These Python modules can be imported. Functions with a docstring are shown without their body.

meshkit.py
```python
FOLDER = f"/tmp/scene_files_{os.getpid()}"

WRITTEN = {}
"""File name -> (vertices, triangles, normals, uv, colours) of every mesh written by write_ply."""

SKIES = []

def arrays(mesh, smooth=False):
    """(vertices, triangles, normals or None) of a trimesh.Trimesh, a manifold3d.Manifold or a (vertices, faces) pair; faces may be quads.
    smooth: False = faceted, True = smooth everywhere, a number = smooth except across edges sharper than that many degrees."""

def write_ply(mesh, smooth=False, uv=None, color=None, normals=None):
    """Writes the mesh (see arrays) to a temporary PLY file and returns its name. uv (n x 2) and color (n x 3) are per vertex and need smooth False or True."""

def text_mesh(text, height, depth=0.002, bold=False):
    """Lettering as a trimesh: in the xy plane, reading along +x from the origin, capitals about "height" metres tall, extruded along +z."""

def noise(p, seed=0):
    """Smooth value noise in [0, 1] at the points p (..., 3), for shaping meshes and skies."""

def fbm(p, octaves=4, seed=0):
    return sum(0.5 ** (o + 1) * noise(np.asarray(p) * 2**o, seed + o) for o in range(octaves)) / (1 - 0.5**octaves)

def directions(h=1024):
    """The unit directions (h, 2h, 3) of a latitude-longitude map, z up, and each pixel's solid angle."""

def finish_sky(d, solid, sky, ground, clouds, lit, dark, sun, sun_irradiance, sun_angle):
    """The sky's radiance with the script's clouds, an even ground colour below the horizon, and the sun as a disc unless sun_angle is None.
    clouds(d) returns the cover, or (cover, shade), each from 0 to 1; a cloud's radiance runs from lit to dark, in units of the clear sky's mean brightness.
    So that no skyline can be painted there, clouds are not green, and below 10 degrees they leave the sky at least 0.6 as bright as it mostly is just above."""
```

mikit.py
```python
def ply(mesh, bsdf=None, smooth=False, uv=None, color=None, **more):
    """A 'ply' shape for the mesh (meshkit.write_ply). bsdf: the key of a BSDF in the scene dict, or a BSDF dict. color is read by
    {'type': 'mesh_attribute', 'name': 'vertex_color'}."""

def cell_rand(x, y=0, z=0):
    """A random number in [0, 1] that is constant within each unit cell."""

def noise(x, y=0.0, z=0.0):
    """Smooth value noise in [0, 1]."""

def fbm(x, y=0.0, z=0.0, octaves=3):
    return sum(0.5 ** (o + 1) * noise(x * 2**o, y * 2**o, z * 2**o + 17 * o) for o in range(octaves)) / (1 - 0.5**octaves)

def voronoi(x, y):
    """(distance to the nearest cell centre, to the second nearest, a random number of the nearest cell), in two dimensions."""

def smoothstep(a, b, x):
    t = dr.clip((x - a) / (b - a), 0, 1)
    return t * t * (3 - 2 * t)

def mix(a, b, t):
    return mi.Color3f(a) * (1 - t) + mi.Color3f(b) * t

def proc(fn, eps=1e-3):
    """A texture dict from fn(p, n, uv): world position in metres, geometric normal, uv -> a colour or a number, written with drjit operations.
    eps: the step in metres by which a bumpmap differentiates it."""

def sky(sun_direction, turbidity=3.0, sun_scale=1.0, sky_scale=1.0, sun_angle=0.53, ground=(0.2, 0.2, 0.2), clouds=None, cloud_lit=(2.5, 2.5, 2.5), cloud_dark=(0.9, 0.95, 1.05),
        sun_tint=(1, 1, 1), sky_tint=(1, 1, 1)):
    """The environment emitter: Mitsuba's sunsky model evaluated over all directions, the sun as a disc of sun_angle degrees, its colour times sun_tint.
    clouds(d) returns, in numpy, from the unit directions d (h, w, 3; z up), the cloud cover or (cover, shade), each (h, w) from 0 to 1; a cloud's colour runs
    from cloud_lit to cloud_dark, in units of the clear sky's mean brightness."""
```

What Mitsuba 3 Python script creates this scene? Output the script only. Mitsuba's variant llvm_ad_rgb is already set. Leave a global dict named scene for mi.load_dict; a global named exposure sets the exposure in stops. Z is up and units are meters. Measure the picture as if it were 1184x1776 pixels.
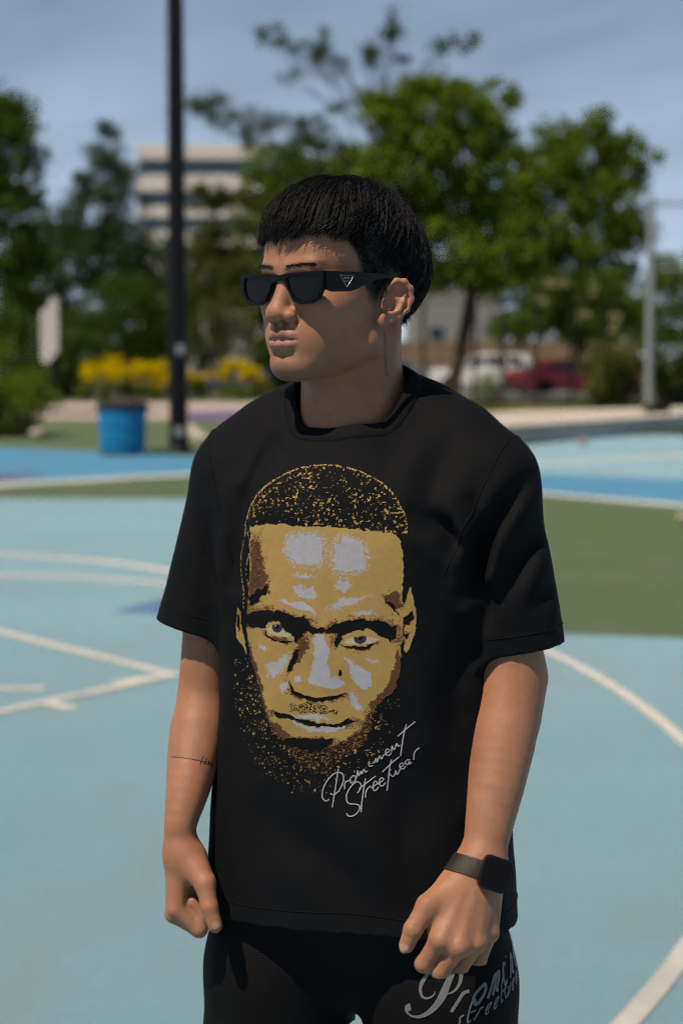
import math, random, numpy as np, trimesh, drjit as dr, mitsuba as mi, mikit, meshkit
from mikit import proc, noise, fbm, smoothstep, mix
T = mi.ScalarTransform4f
scene, labels = {}, {}

# ---------------------------------------------------------------- camera, sky, exposure
F_PX, CAM_H, HORIZON, SUBJECT = 3000.0, 1.5, 620.0, 2.03     # focal length in photo pixels, eye height, horizon row, focus
PITCH = math.atan((888 - HORIZON) / F_PX)
scene['camera'] = {'type': 'thinlens', 'fov': math.degrees(2 * math.atan(592 / F_PX)), 'fov_axis': 'x', 'near_clip': 0.1, 'far_clip': 3000.0,
                   'aperture_radius': 0.0072, 'focus_distance': 1.97,
                   'to_world': T().look_at(origin=[0, 0, CAM_H], target=[0, math.cos(PITCH), CAM_H - math.sin(PITCH)], up=[0, 0, 1])}
SUN = np.array([-0.35, -0.335, 0.875]); SUN = SUN / np.linalg.norm(SUN)

def sky_clouds(d):
    z = np.maximum(d[..., 2], 0.03)
    p = np.stack([d[..., 0] / z * 1.3 + 0.4 * d[..., 1] / z, d[..., 1] / z * 0.5, z * 0 + 3.0], -1)
    c = meshkit.fbm(p * 1.4, 5, 4)
    wisp = np.clip((c - 0.36) * 1.8, 0, 1) * 0.50
    haze = np.exp(-np.maximum(d[..., 2], 0) / 0.25) * 0.88
    return haze + wisp * (1 - haze), 1 - haze / 0.88

scene['sky'] = mikit.sky(SUN.tolist(), turbidity=3.0, sky_scale=0.41, sun_scale=1.95, clouds=sky_clouds, cloud_lit=(10.4, 12.6, 15.6), cloud_dark=(3.5, 5.1, 8.0), ground=(0.2, 0.24, 0.24))
exposure = 0.8

# ---------------------------------------------------------------- pixel rays -> points of the place
def ray(px, py):
    a, b = (px - 592) / F_PX, -(py - 888) / F_PX
    c, s = math.cos(PITCH), math.sin(PITCH)
    return np.array([a, c + b * s, -s + b * c])
def at(px, py, Y):
    d = ray(px, py); return np.array([0, 0, CAM_H]) + d * (Y / d[1])
def ground(px, py, z=0.0):
    d = ray(px, py); return np.array([0, 0, CAM_H]) + d * ((z - CAM_H) / d[2])

# ---------------------------------------------------------------- scene entries
def key_for(name):
    if name not in scene and not any(k.startswith(name + '__') for k in scene) and name not in labels: return name
    i = 1
    while True:
        k = f'{name}_{i:03d}'
        if k not in scene and k not in labels and not any(q.startswith(k + '__') for q in scene): return k
        i += 1
def thing(name, label, cat, group=None, kind=None):
    k = key_for(name); labels[k] = {'label': label, 'category': cat}
    if group: labels[k]['group'] = group
    if kind: labels[k]['kind'] = kind
    return k
def obj(name, mesh, bsdf, parent=None, smooth=False, label=None, kind=None, color=None, uv=None):
    base = f'{parent}__{name}' if parent else name
    k, i = base, 1
    while k in scene: k = f'{base}_{i:03d}'; i += 1
    scene[k] = mesh if isinstance(mesh, dict) else mikit.ply(mesh, bsdf, smooth=smooth, color=color, uv=uv)
    if label or kind:
        labels.setdefault(k, {})
        if label: labels[k]['label'] = label
        if kind: labels[k]['kind'] = kind
    return k
def struct(name, mesh, bsdf, label=None, smooth=False):
    k = obj(name, mesh, bsdf, smooth=smooth); labels[k] = {'kind': 'structure'}
    if label: labels[k]['label'] = label
    return k

# ---------------------------------------------------------------- mesh helpers
def cat(*ms):
    vs, fs, n = [], [], 0
    for m in ms:
        v, f = (m if isinstance(m, tuple) else (np.asarray(m.vertices), np.asarray(m.faces)))
        f = np.asarray(f)
        if f.shape[1] == 4: f = np.vstack([f[:, [0, 1, 2]], f[:, [0, 2, 3]]])
        vs.append(v); fs.append(f + n); n += len(v)
    return np.vstack(vs), np.vstack(fs)
def box(x0, x1, y0, y1, z0, z1, ch=0.0):
    if ch <= 0:
        b = trimesh.creation.box((x1 - x0, y1 - y0, z1 - z0)); v = np.array(b.vertices) + [(x0 + x1) / 2, (y0 + y1) / 2, (z0 + z1) / 2]
        return v, np.array(b.faces)
    pts = []
    for sx in (0, 1):
        for sy in (0, 1):
            for sz in (0, 1):
                c = np.array([(x0, x1)[sx], (y0, y1)[sy], (z0, z1)[sz]]); s = np.array([1 - 2 * sx, 1 - 2 * sy, 1 - 2 * sz]) * ch
                for k in range(3):
                    o = s.copy(); o[k] = 0; pts.append(c + o)
    h = trimesh.convex.convex_hull(np.array(pts)); return np.array(h.vertices), np.array(h.faces)
def rotz(m, a, c=(0, 0, 0)):
    v, f = m; c = np.asarray(c, float); R = np.array([[math.cos(a), -math.sin(a), 0], [math.sin(a), math.cos(a), 0], [0, 0, 1]])
    return (v - c) @ R.T + c, f
def move(m, t): return m[0] + np.asarray(t, float), m[1]
def frames(P):
    t = np.gradient(P, axis=0); t /= np.linalg.norm(t, axis=1, keepdims=True) + 1e-12
    ref = np.array([0, 0, 1.0]) if abs(t[:, 2]).mean() < 0.8 else np.array([1.0, 0, 0])
    a = np.cross(t, ref); a /= np.linalg.norm(a, axis=1, keepdims=True) + 1e-12
    return t, a, np.cross(t, a)
def tube(P, r, sides=8, caps=True, closed=False):
    P = np.asarray(P, float); r = np.broadcast_to(r, (len(P),)).astype(float)
    t, a, b = frames(P); an = np.arange(sides) * 2 * math.pi / sides
    v = P[:, None] + r[:, None, None] * (np.cos(an)[None, :, None] * a[:, None] + np.sin(an)[None, :, None] * b[:, None])
    n = len(P); i, j = np.meshgrid(np.arange(n if closed else n - 1), np.arange(sides), indexing='ij'); i2 = (i + 1) % n
    q = np.stack([i * sides + j, i2 * sides + j, i2 * sides + (j + 1) % sides, i * sides + (j + 1) % sides], -1).reshape(-1, 4)
    f = np.vstack([q[:, [0, 1, 2]], q[:, [0, 2, 3]]]); v = v.reshape(-1, 3)
    if caps and not closed:
        k = len(v); v = np.vstack([v, P[:1], P[-1:]]); e = (n - 1) * sides
        f = np.vstack([f, [[k, jj, (jj + 1) % sides] for jj in range(sides)], [[k + 1, e + (jj + 1) % sides, e + jj] for jj in range(sides)]])
    return v, f
def lathe(prof, n=32, c=(0, 0, 0)):
    prof = np.asarray(prof, float); an = np.arange(n) * 2 * math.pi / n
    v = np.stack([prof[:, None, 0] * np.cos(an), prof[:, None, 0] * np.sin(an), np.broadcast_to(prof[:, None, 1], (len(prof), n))], -1).reshape(-1, 3)
    i, j = np.meshgrid(np.arange(len(prof) - 1), np.arange(n), indexing='ij')
    q = np.stack([i * n + j, i * n + (j + 1) % n, (i + 1) * n + (j + 1) % n, (i + 1) * n + j], -1).reshape(-1, 4)
    return v + np.asarray(c, float), np.vstack([q[:, [0, 1, 2]], q[:, [0, 2, 3]]])
def flat_poly(P, z):
    """a flat sheet from ground points, facing up"""
    from shapely.geometry import Polygon
    v, f = trimesh.creation.triangulate_polygon(Polygon(np.asarray(P)[:, :2]).buffer(0), engine='earcut')
    v = np.c_[v, np.full(len(v), z)]
    nz = np.cross(v[f[:, 1]] - v[f[:, 0]], v[f[:, 2]] - v[f[:, 0]])[:, 2]; f = np.where(nz[:, None] < 0, f[:, ::-1], f)
    return v, f
def extrude(P, d0, d1, axes):
    """outline P (n x 2, in the plane axes[0], axes[1]) extruded along axes[2] from d0 to d1"""
    from shapely.geometry import Polygon
    pg = P if hasattr(P, 'exterior') else Polygon(P).buffer(0)
    m = trimesh.creation.extrude_polygon(pg, d1 - d0, engine='earcut'); v = np.array(m.vertices); A = np.asarray(axes, float); f = np.array(m.faces)
    if np.linalg.det(A) < 0: f = f[:, ::-1]
    return v[:, :1] * A[0] + v[:, 1:2] * A[1] + (v[:, 2:] + d0) * A[2], f
def spline(P, n):
    from scipy.interpolate import CubicSpline
    P = np.asarray(P, float); s = np.r_[0, np.cumsum(np.linalg.norm(np.diff(P, axis=0), axis=1))]
    return CubicSpline(s, P)(np.linspace(0, s[-1], n))

# ---------------------------------------------------------------- implicit shapes, meshed with surface nets
def L2(v): return np.sqrt(np.einsum('ij,ij->i', v, v))
def capsule(p, a, b, ra, rb=None):
    a, b = np.asarray(a, float), np.asarray(b, float); rb = ra if rb is None else rb
    ab = b - a; q = p - a; t = np.clip(q @ ab / (ab @ ab + 1e-12), 0, 1)
    return L2(q - t[:, None] * ab) - (ra + (rb - ra) * t)
def ellipsoid(p, c, r, R=None):
    q = p - np.asarray(c, float)
    if R is not None: q = q @ R
    r = np.asarray(r, float); k0 = L2(q / r); k1 = L2(q / (r * r)) + 1e-9
    return k0 * (k0 - 1) / k1
def smin(a, b, k):
    h = np.maximum(k - np.abs(a - b), 0) / k; return np.minimum(a, b) - h * h * k * 0.25
def smax(a, b, k): return -smin(-a, -b, k)
def chain(p, P, r, k=0.006):
    d = None
    for i in range(len(P) - 1):
        e = capsule(p, P[i], P[i + 1], r[i], r[i + 1]); d = e if d is None else smin(d, e, k)
    return d
def surfnet(f, lo, hi, h, B=5, margin=1.7, project=2):
    lo, hi = np.asarray(lo, float), np.asarray(hi, float); nb = np.ceil((hi - lo) / (h * B)).astype(int); n = nb * B
    g = [lo[k] + (np.arange(nb[k]) + 0.5) * B * h - 0.5 * h for k in range(3)]
    C = np.stack(np.meshgrid(*g, indexing='ij'), -1).reshape(-1, 3); dc = f(C)
    act = np.abs(dc) < B * h * 0.87 * margin + h
    D = np.repeat(np.repeat(np.repeat(np.sign(dc).reshape(nb), B, 0), B, 1), B, 2).astype(np.float32) * 1.0
    ids = np.stack(np.unravel_index(np.nonzero(act)[0], nb), -1) * B
    off = np.stack(np.meshgrid(*[np.arange(B)] * 3, indexing='ij'), -1).reshape(-1, 3)
    for s in range(0, len(ids), 4000):
        I = (ids[s:s + 4000, None] + off).reshape(-1, 3); D[I[:, 0], I[:, 1], I[:, 2]] = f(lo + I * h)
    S = D < 0; m = n - 1
    sl = lambda a, o: a[o[0]:o[0] + m[0], o[1]:o[1] + m[1], o[2]:o[2] + m[2]]
    corners = [(a, b, c) for a in (0, 1) for b in (0, 1) for c in (0, 1)]
    cnt = sum(sl(S, o).astype(np.int8) for o in corners); cell = np.nonzero((cnt > 0) & (cnt < 8)); ci = np.stack(cell, -1)
    idx = np.full(m, -1, np.int64); idx[cell] = np.arange(len(ci))
    acc, w = np.zeros((len(ci), 3)), np.zeros(len(ci))
    for o in corners:
        for k in range(3):
            if o[k]: continue
            e = list(o); e[k] = 1
            A, Bv = ci + o, ci + e; da, db = D[A[:, 0], A[:, 1], A[:, 2]], D[Bv[:, 0], Bv[:, 1], Bv[:, 2]]
            x = (da < 0) != (db < 0); t = np.where(x, da / np.where(x, da - db, 1), 0)
            pt = A.astype(float); pt[:, k] += t; acc += pt * x[:, None]; w += x
    V = lo + acc / w[:, None] * h; Fs = []
    for k in range(3):
        a, b = (k + 1) % 3, (k + 2) % 3
        s0 = [slice(0, n[q] - (q == k)) for q in range(3)]; s1 = list(s0); s1[k] = slice(1, n[k])
        E = np.stack(np.nonzero(S[tuple(s0)] != S[tuple(s1)]), -1); E = E[(E[:, a] > 0) & (E[:, b] > 0) & (E[:, a] < m[a]) & (E[:, b] < m[b])]
        def ix(da, db):
            q = E.copy(); q[:, a] -= da; q[:, b] -= db; return idx[q[:, 0], q[:, 1], q[:, 2]]
        Q = np.stack([ix(1, 1), ix(0, 1), ix(0, 0), ix(1, 0)], -1); inside = S[E[:, 0], E[:, 1], E[:, 2]]
        Fs.append(np.where(inside[:, None], Q, Q[:, ::-1]))
    Q = np.vstack(Fs); Q = Q[(Q >= 0).all(1)]
    for _ in range(project):
        e = h * 0.4; d = f(V); G = np.stack([(f(V + np.eye(3)[k] * e) - f(V - np.eye(3)[k] * e)) / (2 * e) for k in range(3)], -1)
        st = -d / np.maximum((G * G).sum(1), 0.05); V = V + np.clip(st, -h, h)[:, None] * G * 0.9
    return V, np.vstack([Q[:, [0, 1, 2]], Q[:, [0, 2, 3]]])
def normals(v, f):
    n = np.zeros_like(v); fn = np.cross(v[f[:, 1]] - v[f[:, 0]], v[f[:, 2]] - v[f[:, 0]])
    for k in range(3): np.add.at(n, f[:, k], fn)
    return n / (np.linalg.norm(n, axis=1, keepdims=True) + 1e-12)
def march(f, o, d, steps=60, far=0.6):
    """first hits of the surface f = 0 along rays"""
    t = np.zeros(len(o))
    for _ in range(steps): t = np.minimum(t + np.clip(f(o + d * t[:, None]) * 0.7, -0.01, 0.03), far)
    return t
def sst(a, b, x):
    t = np.clip((x - a) / (b - a), 0, 1); return t * t * (3 - 2 * t)
# ================================================================ MATERIALS OF THE PLACE
def twos(**k): return {'type': 'twosided', 'bsdf': {'type': 'principled', **k}}
def plain(name, c, rough=.6, spec=.3, **k): scene[name] = twos(base_color={'type': 'rgb', 'value': list(c)}, roughness=rough, specular=spec, **k); return name
def worn(name, c, amt=.16, scale=1.0, rough=.85, dirt=(.10, .10, .09), grime=.25):
    """painted or poured surface: tone drift, fine grain, worn dull patches"""
    def tone(p, n, uv):
        a = fbm(p.x * .9 * scale, p.y * .9 * scale, p.z * .9 * scale, 4); b = noise(p.x * 90, p.y * 90, p.z * 90); s = smoothstep(.54, .80, fbm(p.x * 2.6 * scale + 7, p.y * 1.1 * scale, p.z * scale, 4)) + .5 * smoothstep(.62, .70, fbm(p.x * 9 * scale, p.y * 2.5 * scale + 3, p.z * scale, 3))
        return mix(mi.Color3f(c) * (1 - amt / 2 + amt * a) * (.94 + .12 * b), dirt, s * grime)
    scene[name] = twos(base_color=proc(tone), roughness=rough, specular=.2); return name
worn('court_blue', (0.138, 0.2387, 0.297), .14, 1.0, .8, (.15, .21, .23), .4)
worn('deep_blue', (0.0465, 0.1519, 0.2666), .12); worn('court_green', (0.054, 0.083, 0.043), .12); worn('purple_paint', (0.0806, 0.062, 0.1364)); worn('dark_blue', (0.062, 0.124, 0.248))
worn('line_white', (0.4092, 0.403, 0.3844), .12, 3.0, .8, (.20, .25, .27), .4)
plain('line_far', (.40, .395, .38), .8, .2)
worn('earth', (0.0713, 0.0651, 0.031), .5, .35, .95, (.05, .08, .02), .8); worn('path_concrete', (0.2604, 0.2294, 0.2108), .15, .6)
worn('asphalt', (.06, .06, .062), .3, .5); worn('wall_face', (.45, .44, .42), .2, 1.2); worn('wall_cap', (.27, .255, .23), .2, 1.5)
worn('tan_stone', (0.186, 0.1457, 0.1023), .25, .8); worn('pale_cladding', (.60, .575, .57), .08, .2); worn('grey_cladding', (0.2232, 0.2294, 0.2356), .08, .2)
plain('window_glass', (.025, .05, .085), .12, .6); plain('pole_black', (.004, .0045, .006), .5, .2); plain('galvanised', (.26, .28, .29), .5, .4, metallic=.3)
worn('bin_blue', (.012, .20, .42), .12, 4, .45, (.02, .12, .25), .5); plain('bin_dark', (.015, .018, .03), .6); plain('bolt_steel', (.35, .36, .37), .4, .5, metallic=.7)
worn('sign_white', (.40, .40, .42), .05, 2); worn('pebble', (0.31, 0.279, 0.2356), .3, 10)
plain('car_white', (.60, .61, .63), .25, .5); plain('car_red', (.11, .004, .007), .25, .5); plain('car_grey', (.12, .14, .16), .3, .5); plain('car_blue', (.02, .045, .16), .3, .5)
plain('car_glass', (.01, .012, .015), .08, .6); plain('tyre', (.012, .012, .012), .9); plain('car_trim', (.03, .03, .03), .6); plain('tail_red', (.35, .01, .01), .3, .5); plain('head_lamp', (.6, .6, .62), .2, .6)
def bark(p, n, uv): return mix((.030, .024, .018), (.075, .060, .045), fbm(p.x * 9, p.y * 9, p.z * 2.2, 3))
scene['bark'] = twos(base_color=proc(bark), roughness=.9, specular=.1)
def leaves(name, dark, light, f=1.1, trans=.55):
    def tone(p, n, uv): return mix(dark, light, (fbm(p.x * f, p.y * f, p.z * f, 3) * .6 + noise(p.x * 9, p.y * 9, p.z * 9) * .4))
    scene[name] = {'type': 'principledthin', 'base_color': proc(tone), 'roughness': .55, 'spec_trans': 0.0, 'diff_trans': trans, 'eta': 1.4}; return name
leaves('leaf_fresh', (.060, .105, .010), (.165, .240, .024)); leaves('leaf_deep', (.030, .062, .012), (.085, .140, .022)); leaves('leaf_blue', (.030, .060, .024), (.075, .115, .045))
leaves('leaf_olive', (.055, .075, .018), (.125, .150, .035)); leaves('petal_yellow', (.52, .40, .002), (.70, .56, .004), 3.0, .5); leaves('blossom', (.30, .28, .13), (.50, .46, .26), 3.0, .5); leaves('grass_blade', (.05, .08, .014), (.12, .14, .03), .8, .4)

# ================================================================ GROUND, COURT, PAINT
struct('ground', flat_poly([(-600, -60), (600, -60), (600, 1500), (-600, 1500)], 0.0), 'earth')
G = lambda *pts: np.array([ground(x, y)[:2] for x, y in pts])
wall_a, wall_b = ground(560, 800), ground(1500, 722)
court_far = np.vstack([[(-40, -12), (40, -12)], [ground(1500, 722)[:2]], G((1184, 745), (885, 776), (560, 798)), G((340, 792), (0, 776)), [(-40, 30.5)]])
struct('court', flat_poly(court_far, .004), 'court_blue', 'pale blue painted sports court')
struct('asphalt_strip', flat_poly([(-80, 60.5), (120, 60.5), (120, 92), (-80, 92)], .003), 'asphalt')
struct('green_apron', flat_poly(np.vstack([[(-40, 30.6)], G((0, 775.5), (340, 791.5), (560, 797.5), (560, 729), (0, 731)), [(-40, 41)]]), .004), 'court_green')
struct('path', flat_poly([(-60, 42.2), (2, 42.2), (2, 57.5), (-60, 57.5)], .004), 'path_concrete')
def painted(name, pts, m, z): return struct(name, flat_poly(G(*pts), z), m)
painted('painted_band', [(-420, 757), (0, 777), (340, 793), (620, 804), (620, 806), (340, 821), (0, 836), (-420, 862)], 'deep_blue', .006)
painted('painted_sliver', [(-300, 836), (0, 824), (90, 826), (60, 831), (0, 836), (-300, 852)], 'purple_paint', .0075)
painted('painted_stripe', [(-420, 862), (0, 840), (340, 826), (520, 822), (520, 868), (340, 866), (0, 865), (-420, 868)], 'court_green', .006)
painted('painted_band', [(600, 806), (930, 822), (1184, 833), (1600, 850), (1600, 890), (1184, 872), (940, 855), (600, 826)], 'deep_blue', .006)
painted('painted_field', [(600, 836), (940, 860), (1184, 882), (1600, 905), (1600, 1120), (1184, 1108), (945, 1100), (700, 1092), (600, 1000)], 'court_green', .006)
painted('painted_wedge', [(196, 1062), (290, 1038), (520, 985), (520, 1075), (290, 1067)], 'dark_blue', .006)
painted('painted_patch', [(325, 713), (470, 709), (470, 729), (330, 731)], 'purple_paint', .009)
def line(name, pts, w, z=.012, curve=False):
    g = G(*pts); g = spline(g, 40) if curve else g
    t = np.gradient(g, axis=0); t /= np.linalg.norm(t, axis=1, keepdims=True); n = np.stack([-t[:, 1], t[:, 0]], -1) * w / 2
    v = np.concatenate([np.c_[g + n, np.full(len(g), z)], np.c_[g - n, np.full(len(g), z)]]); k = len(g); i = np.arange(k - 1)
    f = np.vstack([np.stack([i, i + k, i + 1], -1), np.stack([i + 1, i + k, i + k + 1], -1)]); struct(name, (v, f), 'line_far' if w > .105 else 'line_white')
line('court_line', [(-300, 868), (0, 843), (340, 823), (560, 809)], .30, .0105)
line('court_line', [(560, 826), (917, 806), (1184, 791), (1500, 775)], .26, .0105)
line('court_line', [(600, 829), (940, 857), (1184, 879), (1500, 898)], .20, .0105)
line('court_line', [(-300, 952), (0, 964), (140, 972), (285, 991), (460, 1024)], .13, .0085, True)
line('court_line', [(-300, 1006), (0, 1000), (140, 1004), (285, 1014), (460, 1036)], .11, .0085, True)
line('court_line', [(-300, 1018), (0, 1098), (312, 1176)], .075, .0085)
line('court_line', [(-300, 1316), (0, 1238), (312, 1171)], .068, .0105)
line('court_line', [(-120, 1198), (78, 1197)], .075, .0085)
line('court_line', [(72, 1221), (128, 1232)], .085, .0085)
line('court_line', [(198, 1187), (285, 1176)], .10, .0085)
line('court_line', [(760, 1070), (860, 1096), (945, 1130), (1020, 1168), (1100, 1219), (1184, 1287), (1240, 1352), (1268, 1440), (1250, 1550), (1184, 1660), (1085, 1782), (960, 1910)], .058, .0085, True)

# low seat wall on the right, in poured lengths, with cap slabs
wall = thing('seat_wall', 'low grey concrete seat wall with pale cap slabs along the right edge of the court', 'wall')
wd = (wall_b - wall_a)[:2]; wl = np.linalg.norm(wd); ux = np.r_[wd / wl, 0]; uy = np.array([-ux[1], ux[0], 0]); WH = .25
def wbox(s0, s1, d0, d1, z0, z1, ch): v, f = box(s0, s1, d0, d1, z0, z1, ch); return v[:, :1] * ux + v[:, 1:2] * uy + v[:, 2:] * [0, 0, 1] + wall_a * [1, 1, 0], f
s = 0.0
while s < wl:
    e = min(s + 2.4, wl); obj('panel', wbox(s + .006, e - .006, .06, .44, 0, WH, .01), 'wall_face', wall); obj('cap_slab', wbox(s + .004, e - .004, 0, .9, WH + .001, WH + .085, .015), 'wall_cap', wall); s = e
rp = np.array([(wall_a + ux * a + uy * .91)[:2] for a in (wl * .12, wl)] + [ground(x, y, WH + .075)[:2] for x, y in ((1560, 701), (1184, 705), (930, 712), (690, 722))]); struct('raised_path', flat_poly(rp, WH + .075), 'wall_cap')
# pale stones lying about
for px, py, r, lab in ((1010, 772, .085, 'pale rounded stone at the foot of the seat wall'), (1183, 905, .055, 'small pale stone on the green court at the right edge'), (66, 762, .16, 'pale stone beside the leafy bush at the court edge')):
    m = trimesh.creation.icosphere(3, r); v = np.array(m.vertices); v *= 1 + .25 * (meshkit.noise(v / r * 1.7 + px, 3)[:, None] - .5); v[:, 2] *= .75; c = ground(px, py)
    k = thing('stone', lab, 'stone'); scene[k] = mikit.ply((v + c + [0, 0, r * .62], m.faces), 'pebble', smooth=True)
# edging kerb left of the pole
ka, kb = ground(316, 742), ground(352, 772); kd = (kb - ka) / np.linalg.norm(kb - ka); kn = np.array([-kd[1], kd[0], 0])
v, f = box(0, np.linalg.norm(kb - ka), -.12, .12, .0, .14, .02); k = thing('kerb', 'short pale concrete kerb beside the black pole', 'kerb'); scene[k] = mikit.ply((v[:, :1] * kd + v[:, 1:2] * kn + v[:, 2:] * [0, 0, 1] + ka, f), 'wall_cap')

# ================================================================ BLACK LIGHT POLE, BIN, SIGN, FENCE
pole = thing('light_pole', 'tall black tapered steel light pole on a square base plate behind the man', 'pole')
pc = ground(310, 786)
obj('shaft', lathe([(.0, .03), (.155, .03), (.150, 1.5), (.115, 11.0), (0, 11.0)], 32, pc), 'pole_black', pole, smooth=50)
obj('base_plate', move(rotz(box(-.36, .36, -.36, .36, .005, .035, .006), .5), pc), 'pole_black', pole)
obj('base_collar', lathe([(.17, .03), (.21, .035), (.20, .09), (.16, .13)], 32, pc), 'pole_black', pole, smooth=40)
for a in range(4):
    an = a * math.pi / 2 + .5 + math.pi / 4; obj('bolt', lathe([(0, .10), (.022, .10), (.024, .035), (.0, .035)], 8, pc + [.38 * math.cos(an), .38 * math.sin(an), 0]), 'bolt_steel', pole)
hh = pc + [.06, -.150, 1.62]; obj('hand_hole_cover', cat(box(hh[0] - .07, hh[0] + .05, hh[1] - .012, hh[1] + .03, hh[2] - .07, hh[2] + .07, .006)), 'bolt_steel', pole)
hb = pc + [.02, -.165, .34]; obj('tag_plate', box(hb[0] - .07, hb[0] + .07, hb[1] - .01, hb[1] + .02, hb[2] - .07, hb[2] + .07, .005), 'bolt_steel', pole)
obj('lamp_arm', tube([pc + [0, 0, 10.8], pc + [-.9, .3, 11.1], pc + [-1.6, .5, 11.15]], .05, 10), 'pole_black', pole, smooth=True)
obj('lamp_head', move(box(-.28, .28, -.16, .16, -.06, .06, .02), pc + [-1.8, .55, 11.12]), 'pole_black', pole)
bc = ground(213, 789)
bin_ = thing('litter_bin', 'round blue litter bin with a dark rim, left of the black pole', 'bin')
obj('body', lathe([(0, .03), (.325, .03), (.345, .06), (.352, .30), (.372, .60), (.376, .72), (.36, .72), (.33, .10), (0, .10)], 48, bc), 'bin_blue', bin_, smooth=40)
obj('rim', lathe([(.355, .70), (.392, .70), (.400, .735), (.395, .80), (.375, .81), (.355, .79), (.355, .70)], 48, bc), 'bin_dark', bin_, smooth=40)
obj('foot_ring', lathe([(.30, .0), (.345, .0), (.350, .05), (.33, .06)], 48, bc), 'bin_dark', bin_, smooth=40)
for z in (.24, .46): obj('band', lathe([(.352 + (z - .06) * .035, z - .012), (.364 + (z - .06) * .035, z - .006), (.364 + (z - .06) * .035, z + .006), (.354 + (z - .06) * .035, z + .012)], 48, bc), 'bin_blue', bin_, smooth=40)
# white sign panel with a slanting top, half turned away
sg = thing('sign', 'white notice panel with slanting top and bottom on a dark post, left among the bushes', 'sign'); so = ground(88, 700); sd = so[1] / F_PX
pl = [(-.36, 1.52), (-.24, 1.30), (.0, 1.36), (.36, 1.72), (.36, 3.48), (.05, 3.40), (-.08, 3.12), (-.36, 3.02)]
sa = np.array([math.cos(-.5), math.sin(-.5), 0]); v, f = extrude(pl, -.03, .03, [sa, (0, 0, 1), np.cross(sa, (0, 0, 1))]); obj('panel', (v + so, f), 'sign_white', sg)
obj('post', tube([so + [.12, .14, 0], so + [.12, .14, 3.2]], .09, 10), 'pole_black', sg, smooth=True)
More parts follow.
